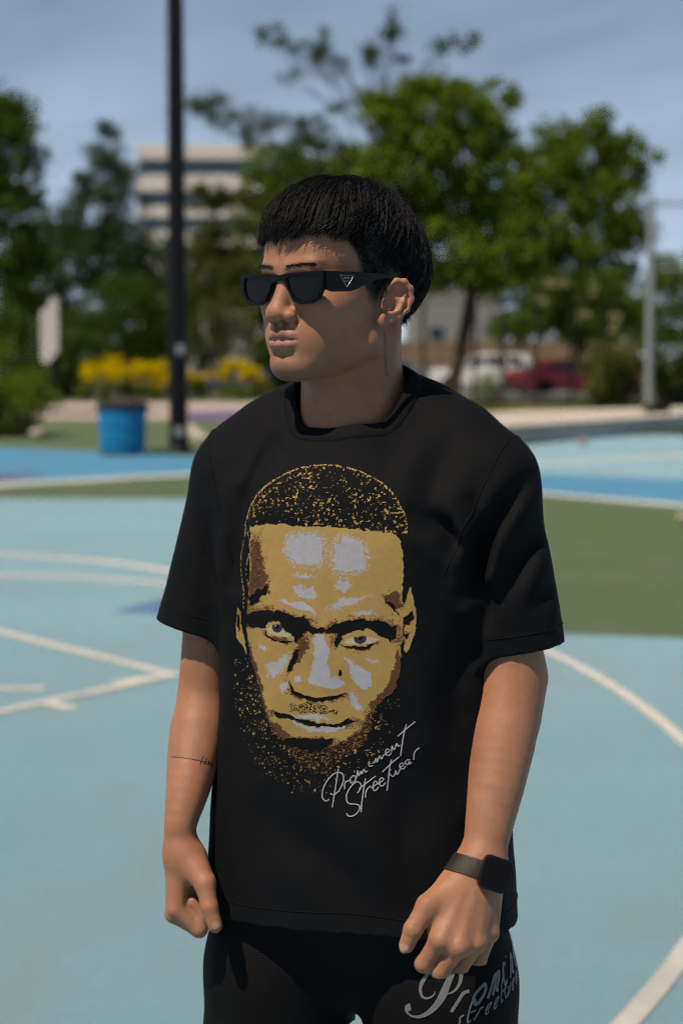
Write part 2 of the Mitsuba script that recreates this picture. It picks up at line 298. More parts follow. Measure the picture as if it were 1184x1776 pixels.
# tall grey fence post with rails running off to the right, and the thin dark posts of a low chain fence
fe = thing('mesh_fence', 'tall grey steel fence post with thin rails running off to the right', 'fence'); D0 = 37.0
f0 = at(1124, 700, D0); f0[2] = WH + .08
topz = at(1124, 343, D0)[2]
obj('post', tube([f0 * [1, 1, 0] + [0, 0, .2], f0 * [1, 1, 0] + [0, 0, topz]], .085, 14), 'galvanised', fe, smooth=True)
fx = f0 + [6.0, 2.2, 0]; obj('post', tube([fx * [1, 1, 0] + [0, 0, .1], fx * [1, 1, 0] + [0, 0, topz]], .085, 14), 'galvanised', fe, smooth=True)
for py in (352, 466, 602):
    z = at(1124, py, D0)[2]; obj('rail', tube([f0 * [1, 1, 0] + [0, 0, z], fx * [1, 1, 0] + [0, 0, z]], .032, 8), 'galvanised', fe, smooth=True)
obj('base_block', box(f0[0] - .10, f0[0] + .45, f0[1] - .15, f0[1] + .15, WH + .087, WH + .24, .02), 'pole_black', fe)
cf_ = thing('chain_fence', 'low fence of thin dark posts and rails in front of the parked cars', 'fence'); DF = 55.0
xs_ = [668, 733, 822, 872, 930, 990, 1050]
for px in xs_: b = at(px, 700, DF); obj('post', tube([[b[0], DF, 0], [b[0], DF, at(px, 520, DF)[2]]], .055, 8), 'pole_black', cf_, smooth=True)
b0, b1 = at(640, 545, DF), at(1090, 545, DF); obj('rail', tube([[b0[0], DF, 3.25], [b1[0], DF, 3.25]], .022, 6), 'pole_black', cf_, smooth=True); obj('rail', tube([[b0[0], DF, .35], [b1[0], DF, .35]], .025, 6), 'galvanised', cf_, smooth=True)

# ================================================================ BUILDINGS FAR BEHIND
ob = thing('office_building', 'pale office block with ribbon windows rising behind the trees left of the man', 'building'); DB = 215.0
x0, x1 = at(236, 300, DB)[0], at(455, 300, DB)[0]; tops = [at(300, y, DB)[2] for y in (250, 276, 303, 331, 357, 377, 399, 426, 450, 480)]
obj('wall', box(x0 + .3, x1 - .3, DB + .5, DB + 16, 0, tops[0] - .3), 'grey_cladding', ob)
bands = [(tops[1], tops[0]), (tops[3], tops[2]), (tops[5], tops[4]), (tops[7], tops[6]), (tops[9], tops[8]), (0, tops[9] - 2)]
for a, b in bands: obj('spandrel', box(x0, x1, DB, DB + .45, a, b, .04), 'pale_cladding', ob)
def pale_side(a, b): obj('side_spandrel', box(x1 - .25, x1 + .001, DB + .46, DB + 16, a, b), 'pale_cladding', ob)
for a, b in bands: pale_side(a, b)
rg_ = np.random.default_rng(5)
for q in range(len(bands) - 1):
    z1_, z0_ = bands[q][0] - .05, bands[q + 1][1] + .05; nx = 9
    for i in range(nx):
        a = x0 + .2 + (x1 - x0 - .4) * i / nx; b = x0 + .2 + (x1 - x0 - .4) * (i + 1) / nx
        obj('window', box(a + .06, b - .06, DB + .22, DB + .30, z0_, z1_), 'window_glass', ob)
gw = thing('glass_building', 'low bluish glazed wing showing between branches behind the man\'s head', 'building'); x2, x3 = at(462, 300, 240)[0], at(640, 300, 240)[0]
zt = at(500, 268, 240)[2]; obj('wall', box(x2, x3, 240, 256, 0, zt), 'grey_cladding', gw)
for q in range(6):
    for i in range(7):
        a = x2 + (x3 - x2) * i / 7; b = x2 + (x3 - x2) * (i + 1) / 7; obj('window', box(a + .15, b - .15, 239.8, 239.95, zt - 1.2 - q * 4.4 - 2.6, zt - 1.2 - q * 4.4), 'window_glass', gw)
sh = thing('grey_shed', 'plain light grey building behind the leaning tree trunk right of the man', 'building'); DS = 125.0; a0, a1 = at(712, 560, DS), at(868, 560, DS); zt = at(800, 478, DS)[2]
obj('wall', box(a0[0], a1[0], DS, DS + 12, 0, zt), 'grey_cladding', sh); obj('roof', box(a0[0] - .2, a1[0] + .2, DS - .2, DS + 12.2, zt + .002, zt + .25), 'wall_face', sh)
for px in (757,): b = at(px, 560, DS); obj('window', box(b[0] - .5, b[0] + .5, DS - .06, DS + .02, b[2] - 1.4, b[2] - .3), 'window_glass', sh)
rw = thing('retaining_wall', 'long tan stone retaining wall behind the parked cars', 'wall'); DR = 100.0
xa, xb = at(640, 600, DR)[0], at(1120, 600, DR)[0]; n = 15
for lvl, (ya, yb, back) in enumerate(((662, 618, 0), (613, 590, 2.0))):
    for i in range(n): a = xa + (xb - xa) * i / n; b = xa + (xb - xa) * (i + 1) / n; obj('block', box(a + .02, b - .02, DR + back, DR + back + 2.4, 0 if lvl == 0 else 1.2, at(700, yb, DR)[2], .03), 'tan_stone', rw)
struct('terrace', flat_poly([(xa - 40, DR + 4.3), (xb + 60, DR + 4.3), (xb + 60, 200), (xa - 40, 200)], .006), 'earth')

# ================================================================ PARKED CARS
def car(label, paint, px, py, Yd, face, kind='suv', ang=0.0):
    k = thing('parked_car', label, 'car', 'cars parked behind the fence'); c = np.array([at(px, py, Yd)[0], Yd, 0])
    if kind == 'suv':
        L_, W_, H_ = 4.6, .92, 1.72; low = [(-2.25, .32), (2.25, .32), (2.3, .60), (2.25, .98), (2.05, 1.05), (1.0, 1.10), (-2.2, 1.12), (-2.3, .9), (-2.3, .55)]
        cab = [(1.05, 1.08), (.35, 1.62), (.0, 1.70), (-1.7, 1.70), (-2.05, 1.60), (-2.24, 1.10)]; wins = [[(.86, 1.13), (.32, 1.55), (-.12, 1.58), (-.12, 1.13)], [(-.20, 1.13), (-.20, 1.58), (-1.12, 1.58), (-1.12, 1.13)], [(-1.20, 1.13), (-1.20, 1.58), (-1.65, 1.56), (-1.95, 1.18)]]
    else:
        L_, W_, H_ = 4.5, .88, 1.45; low = [(-2.2, .28), (2.2, .28), (2.25, .55), (2.15, .80), (1.2, .92), (-1.6, .98), (-2.2, .95), (-2.26, .6)]
        cab = [(1.1, .90), (.30, 1.36), (-.1, 1.43), (-.9, 1.42), (-1.45, 1.25), (-1.95, .96)]; wins = [[(.88, .96), (.28, 1.32), (-.15, 1.36), (-.15, .96)], [(-.23, .96), (-.23, 1.36), (-.85, 1.35), (-1.35, 1.18), (-1.50, .99)]]
    fx_ = -1 if face == 'left' else 1
    def pt(v): v = v * [fx_, 1, 1]; return rotz((v, np.zeros((1, 3), int)), ang)[0] + c
    def fl(f): return f[:, ::-1] if fx_ < 0 else f
    AXc = [(1, 0, 0), (0, 0, 1), (0, 1, 0)]
    wheels_x = (1.38, -1.36); from shapely.geometry import Point
    pg = Polygon(low).buffer(-.06).buffer(.06, 6)
    for wx_ in wheels_x: pg = pg.difference(Point(wx_, .33).buffer(.39, 12))
    v, f = extrude(pg, -W_, W_, AXc); v = v.copy(); v[:, 1] *= 1 - .05 * (v[:, 2] > .9); obj('body', (pt(v), fl(f)), paint, k, smooth=35)
    v, f = extrude(Polygon(cab).buffer(-.04).buffer(.04, 6), -1, 1, AXc); v = v.copy(); tz = (v[:, 2] - v[:, 2].min()) / np.ptp(v[:, 2]); v[:, 1] *= (W_ - .04) - .17 * tz; obj('cabin', (pt(v), fl(f)), paint, k, smooth=35)
    for w in wins:
        v, f = extrude(w, -1, 1, AXc); v = v.copy(); tz = (v[:, 2] - 1.08 + (0 if kind == 'suv' else .16)) / .62; v[:, 1] *= (W_ - .035) - .17 * tz + .004; obj('window', (pt(v), fl(f)), 'car_glass', k)
    cb = np.array(cab); i0 = 0
    fr, rr = (cb[0], cb[1]), (cb[-1], cb[-2])
    for (a, b), nm in ((fr, 'windscreen'), (rr, 'rear_window')):
        nrm = np.array([b[1] - a[1], -(b[0] - a[0])]); nrm = nrm / np.linalg.norm(nrm) * (1 if nm == 'windscreen' else -1); p0, p1 = a + (b - a) * .12 + nrm * .012, a + (b - a) * .92 + nrm * .012
        v = np.array([[p0[0], -W_ + .16, p0[1]], [p0[0], W_ - .16, p0[1]], [p1[0], W_ - .26, p1[1]], [p1[0], -W_ + .26, p1[1]]]); obj(nm, (pt(v), np.array([[0, 1, 2], [0, 2, 3]])), 'car_glass', k)
    for wx_ in wheels_x:
        for sy in (-1, 1):
            v, f = lathe([(0, -.1), (.19, -.1), (.32, -.1), (.34, -.06), (.34, .08), (.30, .1)], 24); v = v[:, [0, 2, 1]] * [1, -sy * -1, 1] + [wx_, sy * (W_ - .10), .34]; wk = obj('wheel', (pt(v), f), 'tyre', k, smooth=40)
            v, f = lathe([(0, -.115), (.08, -.12), (.20, -.108), (.21, -.09)], 20); v = v[:, [0, 2, 1]] * [1, -sy * -1, 1] * [1, 1 if sy > 0 else 1, 1]; v[:, 1] = -sy * v[:, 1]; v = v + [wx_, sy * (W_ - .10), .34]; obj('rim', (pt(v), f), 'galvanised', wk, smooth=40)
    for sy in (-1, 1):
        obj('headlight', (lambda b: (pt(b[0]), fl(b[1])))(box(2.05, 2.31 if kind == 'suv' else 2.24, sy * .72 - .17, sy * .72 + .17, .72, .88, .03)), 'head_lamp', k)
        obj('tail_light', (lambda b: (pt(b[0]), fl(b[1])))(box(-2.33, -2.1, sy * .76 - .13, sy * .76 + .13, .78, 1.08 if kind == 'suv' else .92, .03)), 'tail_red', k)
    obj('bumper', (lambda b: (pt(b[0]), fl(b[1])))(box(-2.36, 2.36, -.80, .80, .30, .46, .04)), 'car_trim', k)
from shapely.geometry import Polygon
car('white sport utility vehicle parked facing left behind the tree trunk', 'car_white', 838, 640, 77.0, 'left', 'suv', -.18)
car('dark red hatchback parked in front of the white vehicle, partly behind the bush', 'car_red', 985, 650, 67.0, 'right', 'sedan', .30)
car('dark grey car half hidden behind the man\'s neck', 'car_grey', 665, 640, 79.0, 'left', 'sedan', -.1)
car('dark blue car parked behind the yellow flowers', 'car_blue', 398, 640, 76.0, 'left', 'sedan', .1)

# ================================================================ TREES, BUSHES, FLOWERS
rt = np.random.default_rng(11)
def leaf_mesh(C, size, flat=.0, droop=0.0):
    """small folded leaf cards at the points C"""
    n = len(C); nrm = rt.normal(size=(n, 3)); nrm[:, 2] = np.abs(nrm[:, 2]) + flat; nrm /= np.linalg.norm(nrm, axis=1, keepdims=True)
    a = np.cross(nrm, rt.normal(size=(n, 3))); a /= np.linalg.norm(a, axis=1, keepdims=True); b = np.cross(nrm, a)
    s = (size * rt.uniform(.6, 1.35, n))[:, None]
    v = np.stack([C - a * s, C - b * s * .42 + nrm * s * .12, C + a * s, C + b * s * .42 + nrm * s * .12], 1).reshape(-1, 3); i = np.arange(n) * 4
    return v, np.vstack([np.stack([i, i + 1, i + 2], -1), np.stack([i, i + 2, i + 3], -1)])
def blob_points(blobs, Yd, dens, depth=1.0, SZ=.1):
    """leaf places in a cloud of uneven clumps; blobs are (x, y, rx, ry) as seen in the photo, at the distance Yd"""
    out, cen = [], []
    k = Yd / F_PX
    for x, y, rx, ry in blobs:
        yo = rt.uniform(-.6, .6) * depth; c = at(x, y, Yd + yo); R = np.array([rx * k, max(min(rx, ry) * k * 1.0, .15) * depth, ry * k]) * 1.08; cen.append((c, R))
        m = max(4, int(4.2 * (R[0] * R[1] + R[0] * R[2] + R[1] * R[2]) ** .75 / .22 / 3)); sub = rt.normal(size=(m, 3)); sub /= np.linalg.norm(sub, axis=1, keepdims=True); sub = c + sub * R * rt.uniform(.35, .95, (m, 1)) ** .6
        n = int(dens * 3.14 * R[0] * R[2] / (.8 * SZ * SZ)); w = rt.integers(0, m, n); r = .36 * np.mean(R) + .12
        p = sub[w] + rt.normal(size=(n, 3)) * r * .5 * [1, 1, .8]; out.append(p)
    P_ = np.vstack(out); return P_[P_[:, 2] > .05], cen
def limb(a, b, r0, r1, bend=.12, n=7):
    t = np.linspace(0, 1, n)[:, None]; mid = rt.normal(0, bend, 3) * np.linalg.norm(b - a); P_ = a + (b - a) * t + mid * (t * (1 - t)) * 1.6; P_[:, 2] += (t * (1 - t))[:, 0] * .3 * abs(b[2] - a[2]); return tube(P_, np.linspace(r0, r1, n), 7)
def tree(name, label, base_px, Yd, blobs, leaf, trunk_r, fork_py, size=.13, dens=2.6, depth=1.0, group='trees behind the court', lean=0):
    k = thing(name, label, 'tree', group); b = np.array([at(base_px, 640, Yd)[0], Yd, 0]); fk = at(base_px + lean, fork_py, Yd)
    pts, cen = blob_points(blobs, Yd, dens, depth, size)
    top = max(cen, key=lambda q: q[0][2])[0]
    axis = np.array([b, b * .55 + fk * .45 + [.05, 0, 0], fk, fk * .45 + top * .55, top]); ax = spline(axis, 14)
    obj('trunk', tube(ax, np.interp(np.arange(14), [0, 1, 6, 13], [trunk_r * 1.35, trunk_r, trunk_r * .7, trunk_r * .12]), 10), 'bark', k, smooth=True)
    ls = []
    for c, R in cen:
        s = int(np.clip(5 + 8 * (c[2] - fk[2]) / max(top[2] - fk[2], .1) * .7, 5, 12)); ls.append(limb(ax[s], c, trunk_r * .35, trunk_r * .06))
        for _ in range(4): ls.append(limb(ax[s] * .4 + c * .6, c + rt.normal(size=3) * R * .6, trunk_r * .12, trunk_r * .03, .08, 5))
    obj('limbs', cat(*ls), 'bark', k, smooth=True, kind='stuff')
    obj('crown', leaf_mesh(pts, size), leaf, k, kind='stuff'); return k
def bush(name, label, blobs, Yd, leaf, size=.09, dens=2.8, cat_='bush', group='bushes behind the court', depth=1.0):
    k = thing(name, label, cat_, group); pts, cen = blob_points(blobs, Yd, dens, depth, size)
    ls = []
    for c, R in cen:
        for _ in range(6): ls.append(limb(np.array([c[0] + rt.normal(0, .12), c[1] + rt.normal(0, .12), 0]), c + rt.normal(size=3) * R * .5, .025, .008, .1, 5))
    obj('stems', cat(*ls), 'bark', k, smooth=True, kind='stuff'); obj('foliage', leaf_mesh(pts, size), leaf, k, kind='stuff'); return k
tree('tree', 'large dark tree at the left edge of the picture', -75, 46, [(-60, 230, 110, 70), (-20, 220, 70, 50), (10, 300, 62, 60), (-60, 330, 120, 80), (30, 390, 62, 60), (-30, 430, 100, 60), (40, 455, 50, 45), (-20, 180, 50, 30), (15, 215, 32, 38)], 'leaf_deep', .28, 520, .13, 3.0)
tree('tree', 'slender pointed young tree in front of the sky, left of the pole', 185, 70, [(188, 250, 22, 34), (172, 282, 28, 26), (205, 280, 24, 34), (150, 300, 16, 26), (215, 330, 36, 28), (160, 350, 48, 34), (225, 390, 55, 40), (130, 400, 52, 44), (185, 440, 85, 46), (250, 460, 45, 40)], 'leaf_blue', .12, 520, .14, 3.2)
tree('tree', 'thin tree top with sparse feathery leaf sprays against the sky, above the man\'s head', 606, 58, [(460, 58, 26, 16), (492, 74, 26, 13), (530, 84, 30, 16), (556, 70, 16, 30), (548, 104, 24, 13), (505, 136, 24, 12), (592, 108, 30, 12), (640, 98, 32, 16), (684, 62, 18, 34), (690, 30, 14, 22), (665, 90, 24, 14), (790, 76, 36, 15), (818, 66, 16, 10), (760, 82, 20, 10), (700, 100, 22, 10), (590, 180, 20, 10), (560, 200, 24, 12), (380, 190, 42, 26), (345, 185, 22, 22), (420, 212, 38, 26), (470, 205, 34, 18), (510, 215, 30, 18), (440, 240, 30, 20), (560, 240, 40, 22), (520, 262, 46, 26)], 'leaf_blue', .09, 420, .085, 1.7, .8)
tree('tree', 'broad green tree with a leaning dark trunk right of the man\'s head', 778, 56, [(690, 170, 60, 32), (745, 165, 60, 32), (800, 168, 50, 26), (850, 165, 36, 24), (880, 172, 20, 12), (680, 220, 62, 40), (750, 215, 70, 44), (820, 215, 56, 40), (660, 280, 50, 42), (730, 280, 75, 48), (810, 275, 55, 36), (850, 245, 36, 26), (700, 340, 70, 46), (780, 345, 70, 46), (835, 330, 44, 34), (700, 400, 70, 46), (770, 420, 75, 46), (840, 400, 50, 44), (740, 470, 60, 34), (810, 475, 60, 34), (850, 440, 40, 36)], 'leaf_fresh', .24, 500, .15, 5.2, lean=40)
tree('tree', 'rounded bright green tree between the broad tree and the grey fence post', 1003, 78, [(1035, 212, 24, 26), (985, 235, 55, 30), (1060, 250, 40, 32), (1110, 275, 28, 26), (1010, 280, 75, 40), (940, 285, 48, 32), (890, 290, 46, 32), (1085, 305, 40, 34), (960, 340, 80, 44), (1050, 345, 60, 44), (890, 350, 52, 44), (925, 400, 75, 46), (1020, 410, 80, 46), (1085, 400, 40, 50), (890, 440, 46, 40), (960, 470, 70, 40), (1050, 480, 55, 44), (910, 500, 50, 36), (1000, 530, 64, 40), (1070, 540, 40, 44)], 'leaf_fresh', .20, 575, .17, 5.0)
tree('tree', 'small tree with pale blossom tufts in front of the rounded tree', 1003, 70, [(960, 500, 44, 30), (1010, 490, 50, 32), (1040, 530, 40, 30), (985, 550, 56, 30), (940, 545, 36, 26), (1020, 575, 44, 26)], 'leaf_deep', .11, 600, .13, 2.6)
kb_ = [k for k in labels if k.startswith('tree')][-1]
bp, _ = blob_points([(952, 490, 9, 8), (982, 488, 9, 9), (1028, 500, 9, 8), (938, 525, 14, 8), (1012, 545, 8, 7), (1065, 548, 10, 12), (995, 560, 7, 6), (1066, 568, 6, 10)], 68.6, 1.6, .6, .09); obj('blossom', leaf_mesh(bp, .09), 'blossom', kb_, kind='stuff')
tree('tree', 'mid green tree behind the man between the pole and his face', 505, 88, [(480, 290, 60, 34), (560, 275, 60, 34), (620, 300, 50, 44), (450, 330, 36, 24), (520, 350, 80, 46), (600, 380, 60, 50), (470, 390, 56, 36), (440, 450, 60, 34), (540, 440, 70, 50), (620, 460, 50, 50), (560, 520, 70, 46), (470, 520, 60, 40)], 'leaf_fresh', .22, 560, .17, 3.8)
tree('tree', 'leafy small tree in front of the office block right of the pole', 385, 66, [(372, 330, 36, 16), (410, 345, 40, 18), (450, 350, 34, 20), (350, 352, 30, 14), (390, 400, 30, 16), (345, 420, 40, 24), (440, 395, 30, 18), (380, 450, 60, 26), (350, 480, 60, 36), (420, 490, 56, 36)], 'leaf_olive', .10, 560, .12, 4.2)
tree('tree', 'dense green tree behind the slender one, left of the pole', 110, 76, [(110, 420, 80, 50), (200, 470, 80, 50), (60, 480, 70, 50), (255, 500, 50, 50), (150, 530, 90, 50), (70, 550, 80, 46), (240, 570, 60, 40), (295, 440, 24, 34), (300, 540, 40, 50)], 'leaf_deep', .20, 600, .16, 3.0)
bush('bush', 'bright leafy bush at the left edge in front of the sign', [(-30, 660, 60, 60), (20, 650, 48, 45), (50, 690, 36, 40), (10, 715, 66, 40), (-40, 720, 60, 40), (55, 735, 28, 20)], 33, 'leaf_fresh', .06, 3.2)
bush('bush', 'dark bush behind the sign on the left', [(30, 600, 60, 50), (90, 620, 50, 50), (130, 590, 40, 50), (-40, 600, 60, 60), (110, 660, 46, 34)], 63, 'leaf_deep', .12, 3)
bush('bush', 'tall rounded bush left of the pole above the yellow flowers', [(215, 540, 56, 60), (260, 570, 50, 56), (180, 580, 44, 46), (230, 610, 70, 36), (290, 600, 40, 50)], 66, 'leaf_deep', .12, 3)
bush('bush', 'green bush right of the pole below the office block', [(360, 560, 50, 50), (420, 540, 56, 50), (470, 560, 46, 60), (380, 600, 60, 30), (460, 620, 40, 40), (345, 620, 30, 24)], 84, 'leaf_olive', .14, 2.6)
bush('bush', 'bush behind the man\'s shoulder on the left', [(480, 640, 40, 44), (520, 620, 50, 60), (560, 640, 50, 50)], 69, 'leaf_deep', .12, 3)
bush('bush', 'broad olive bush right of the red car', [(1050, 640, 42, 36), (1085, 630, 38, 44), (1065, 670, 50, 26), (1110, 660, 34, 36), (1030, 665, 30, 24)], 48, 'leaf_olive', .09, 3)
bush('bush', 'dark bush at the right edge behind the fence', [(1160, 620, 40, 50), (1190, 590, 40, 60), (1170, 665, 50, 34), (1230, 620, 50, 60), (1140, 570, 26, 40)], 50, 'leaf_deep', .09, 3)
bush('bush', 'light green leafy shrub on the skyline at the right edge', [(1140, 520, 40, 44), (1185, 490, 50, 40), (1230, 480, 60, 50), (1150, 470, 26, 30)], 95, 'leaf_fresh', .18, 2.6)
bush('bush', 'low green plants under the broad tree', [(830, 690, 26, 12), (850, 672, 26, 20), (700, 672, 30, 22), (745, 680, 24, 16)], 63, 'leaf_fresh', .09, 2.6)
bush('bush', 'bright low branches beside the blossom tree', [(885, 545, 28, 22), (900, 570, 34, 18), (870, 575, 20, 14)], 74, 'leaf_fresh', .12, 2.2)
tree('tree', 'dark dense trees filling the gap between the parked cars and the rounded tree', 900, 92, [(880, 480, 60, 44), (960, 520, 60, 40), (1040, 500, 60, 44), (1090, 545, 50, 36), (920, 550, 40, 24), (840, 470, 40, 36), (1010, 560, 50, 24)], 'leaf_deep', .2, 590, .17, 3.0)
bush('bush', 'dark hedge along the top of the tan wall at centre right', [(880 + 44 * i, 575 + 6 * (i % 2), 34, 30) for i in range(7)], 106, 'leaf_deep', .18, 3.2)
bush('bush', 'dense shrubs standing far back between the sign and the pole', [(60, 560, 70, 50), (140, 600, 70, 44), (250, 620, 60, 40), (300, 570, 44, 60), (20, 520, 60, 50), (340, 540, 40, 50)], 80, 'leaf_olive', .14, 2.8)
def flowers(label, green, yellow, Yd):
    k = bush('flower_bed', label, green, Yd, 'leaf_fresh', .09, 2.4, 'flowers', 'yellow flowers behind the path'); pts, _ = blob_points(yellow, Yd - .35, 4.2, .8, .08); obj('blossom', leaf_mesh(pts, .08), 'petal_yellow', k, kind='stuff')
flowers('yellow flowering plants left of the pole behind the blue bin', [(150, 680, 26, 14), (185, 675, 36, 18), (230, 680, 30, 14), (270, 680, 28, 14)], [(160, 643, 22, 11), (188, 634, 26, 14), (212, 646, 30, 12), (246, 644, 24, 13), (262, 656, 26, 14), (285, 642, 18, 14), (152, 650, 14, 8)], 61)
flowers('yellow flowering plants right of the pole behind the man\'s shoulder', [(350, 680, 30, 16), (390, 682, 30, 14), (430, 682, 30, 14), (460, 684, 20, 12)], [(335, 652, 18, 10), (380, 652, 22, 9), (405, 642, 30, 12), (435, 654, 24, 12), (440, 645, 16, 10)], 62)
# grass verge behind the seat wall
gx = rt.uniform(-2, 26, 30000); gy = rt.uniform(33, 60, 30000); gx = gx * gy / 45
keep_ = (gx > .02 * gy + 1); gx, gy = gx[keep_], gy[keep_]; patch = meshkit.fbm(np.stack([gx * .5, gy * .3, gx * 0], -1), 3, 9) > .47; gx, gy = gx[patch], gy[patch]; h_ = rt.uniform(.05, .16, len(gx)); an_ = rt.uniform(0, 6.28, len(gx)); w_ = .035
C0 = np.stack([gx, gy, gx * 0 + .001], -1); e_ = np.stack([np.cos(an_), np.sin(an_), an_ * 0], -1) * w_; tp_ = C0 + np.stack([rt.normal(0, .04, len(gx)), rt.normal(0, .04, len(gx)), h_], -1)
gv = np.stack([C0 - e_, C0 + e_, tp_], 1).reshape(-1, 3); k = thing('grass', 'dry grass on the bank behind the seat wall', 'grass', kind='stuff'); scene[k] = mikit.ply((gv, np.arange(len(gv)).reshape(-1, 3)), 'grass_blade')
# ================================================================ THE PERSON
def P(px, py, Y): return at(px, py, Y)
person = thing('person', 'young man in black oversized t-shirt, shorts and dark sunglasses, standing and looking left', 'person')

# ---- head frame: x to his left, y backward, z up from the eye line; he looks to the left of the camera
HYAW = math.radians(45)
HX, HY, HZ = np.array([math.cos(HYAW), -math.sin(HYAW), 0]), np.array([math.sin(HYAW), math.cos(HYAW), 0]), np.array([0, 0, 1.0])
HEAD_O = P(579, 500, 2.05)
HM = np.stack([HX, HY, HZ], 0)
def h2w(v): return v @ HM + HEAD_O
def w2h(v): return (v - HEAD_O) @ HM.T
# ---- torso frame: x to his left, y backward, z up (true height)
TYAW = math.radians(18)
TX, TY = np.array([math.cos(TYAW), -math.sin(TYAW), 0]), np.array([math.sin(TYAW), math.cos(TYAW), 0])
TM = np.stack([TX, TY, [0, 0, 1.0]], 0); TORSO_O = np.array([P(622, 900, 2.08)[0], 2.08, 0])
def t2w(v): return v @ TM + TORSO_O
def w2t(v): return (np.asarray(v) - TORSO_O) @ TM.T

def mirror(p): q = np.abs(p[:, :1]); return np.hstack([q, p[:, 1:]])

def skull(q):
    d = ellipsoid(q, (0, .015, .030), (.0745, .0935, .086))
    d = smin(d, ellipsoid(q, (0, .050, .010), (.064, .056, .066)), .02)
    return smin(d, ellipsoid(q, (0, -.040, .040), (.060, .040, .050)), .02)

def ear(p):
    """his left ear, also used mirrored"""
    c = np.array([.0750, .012, -.0185]); a = math.radians(27)
    ax, an, az = np.array([math.sin(a) , math.cos(a), 0]), np.array([math.cos(a), -math.sin(a), 0]), np.array([0, 0, 1.0])
    tl = math.radians(-12); u0, z0 = ax * math.cos(tl) + az * math.sin(tl), az * math.cos(tl) - ax * math.sin(tl)
    R = np.stack([u0, z0, an], 1); q = (p - c) @ R / .93          # u backward along the ear, v up, w outward
    def ring(pts, r, k=.003):
        return chain(q, [np.array(x, float) for x in pts], r, k)
    plate = ellipsoid(q, (.010, .004, .001), (.0165, .026, .0042))
    lobe = ellipsoid(q, (-.0015, -.0225, .0015), (.0085, .0085, .0042))
    d = smin(plate, lobe, .006)
    hel = ring([(-.008, .004, .001), (-.0045, .018, .004), (.004, .0285, .0058), (.014, .0300, .0068), (.0235, .0235, .0068), (.0275, .011, .0062), (.0250, -.003, .0056), (.017, -.0135, .0048), (.007, -.0205, .0035)], [.003, .0034, .0036, .0037, .0036, .0034, .0032, .0032, .0034])
    d = smin(d, hel, .0035)
    anti = ring([(.018, .016, .004), (.0185, .006, .0052), (.0145, -.006, .0058), (.006, -.0115, .0062), (.001, -.011, .0062)], [.0022, .0032, .0036, .0036, .0028])
    d = smin(d, anti, .003)
    d = smin(d, ring([(-.0055, -.006, .0045), (-.007, .000, .004)], [.0038, .0036]), .003)
    d = smax(d, -ellipsoid(q, (.0035, -.001, .0075), (.0085, .0085, .0075)), .003)
    d = smax(d, -ellipsoid(q, (.0075, .0170, .0075), (.0095, .0085, .0050)), .004)
    d = smax(d, -ring([(.0225, .012, .0072), (.0215, .000, .0068), (.016, -.0085, .0066)], [.0022, .0020, .0012]), .002)
    return d * .93

def neck(p):
    d = capsule(p, (0, .024, -.05), (-.002, .028, -.17), .0530, .0550)
    d = smin(d, capsule(p, (0, .044, -.02), (0, .038, -.15), .044, .049), .03)
    m = mirror(p)
    d = smin(d, capsule(m, (.050, .036, -.05), (.018, -.012, -.175), .015, .012), .022)
    d = smin(d, capsule(p, (0, -.018, -.105), (0, -.014, -.125), .010), .02)
    t = mirror(w2t(h2w(p))); t[:, 0] -= 0
    d = smin(d, capsule(t, (.030, .045, 1.430), (.130, .016, 1.358), .040, .036), .04)
    return d

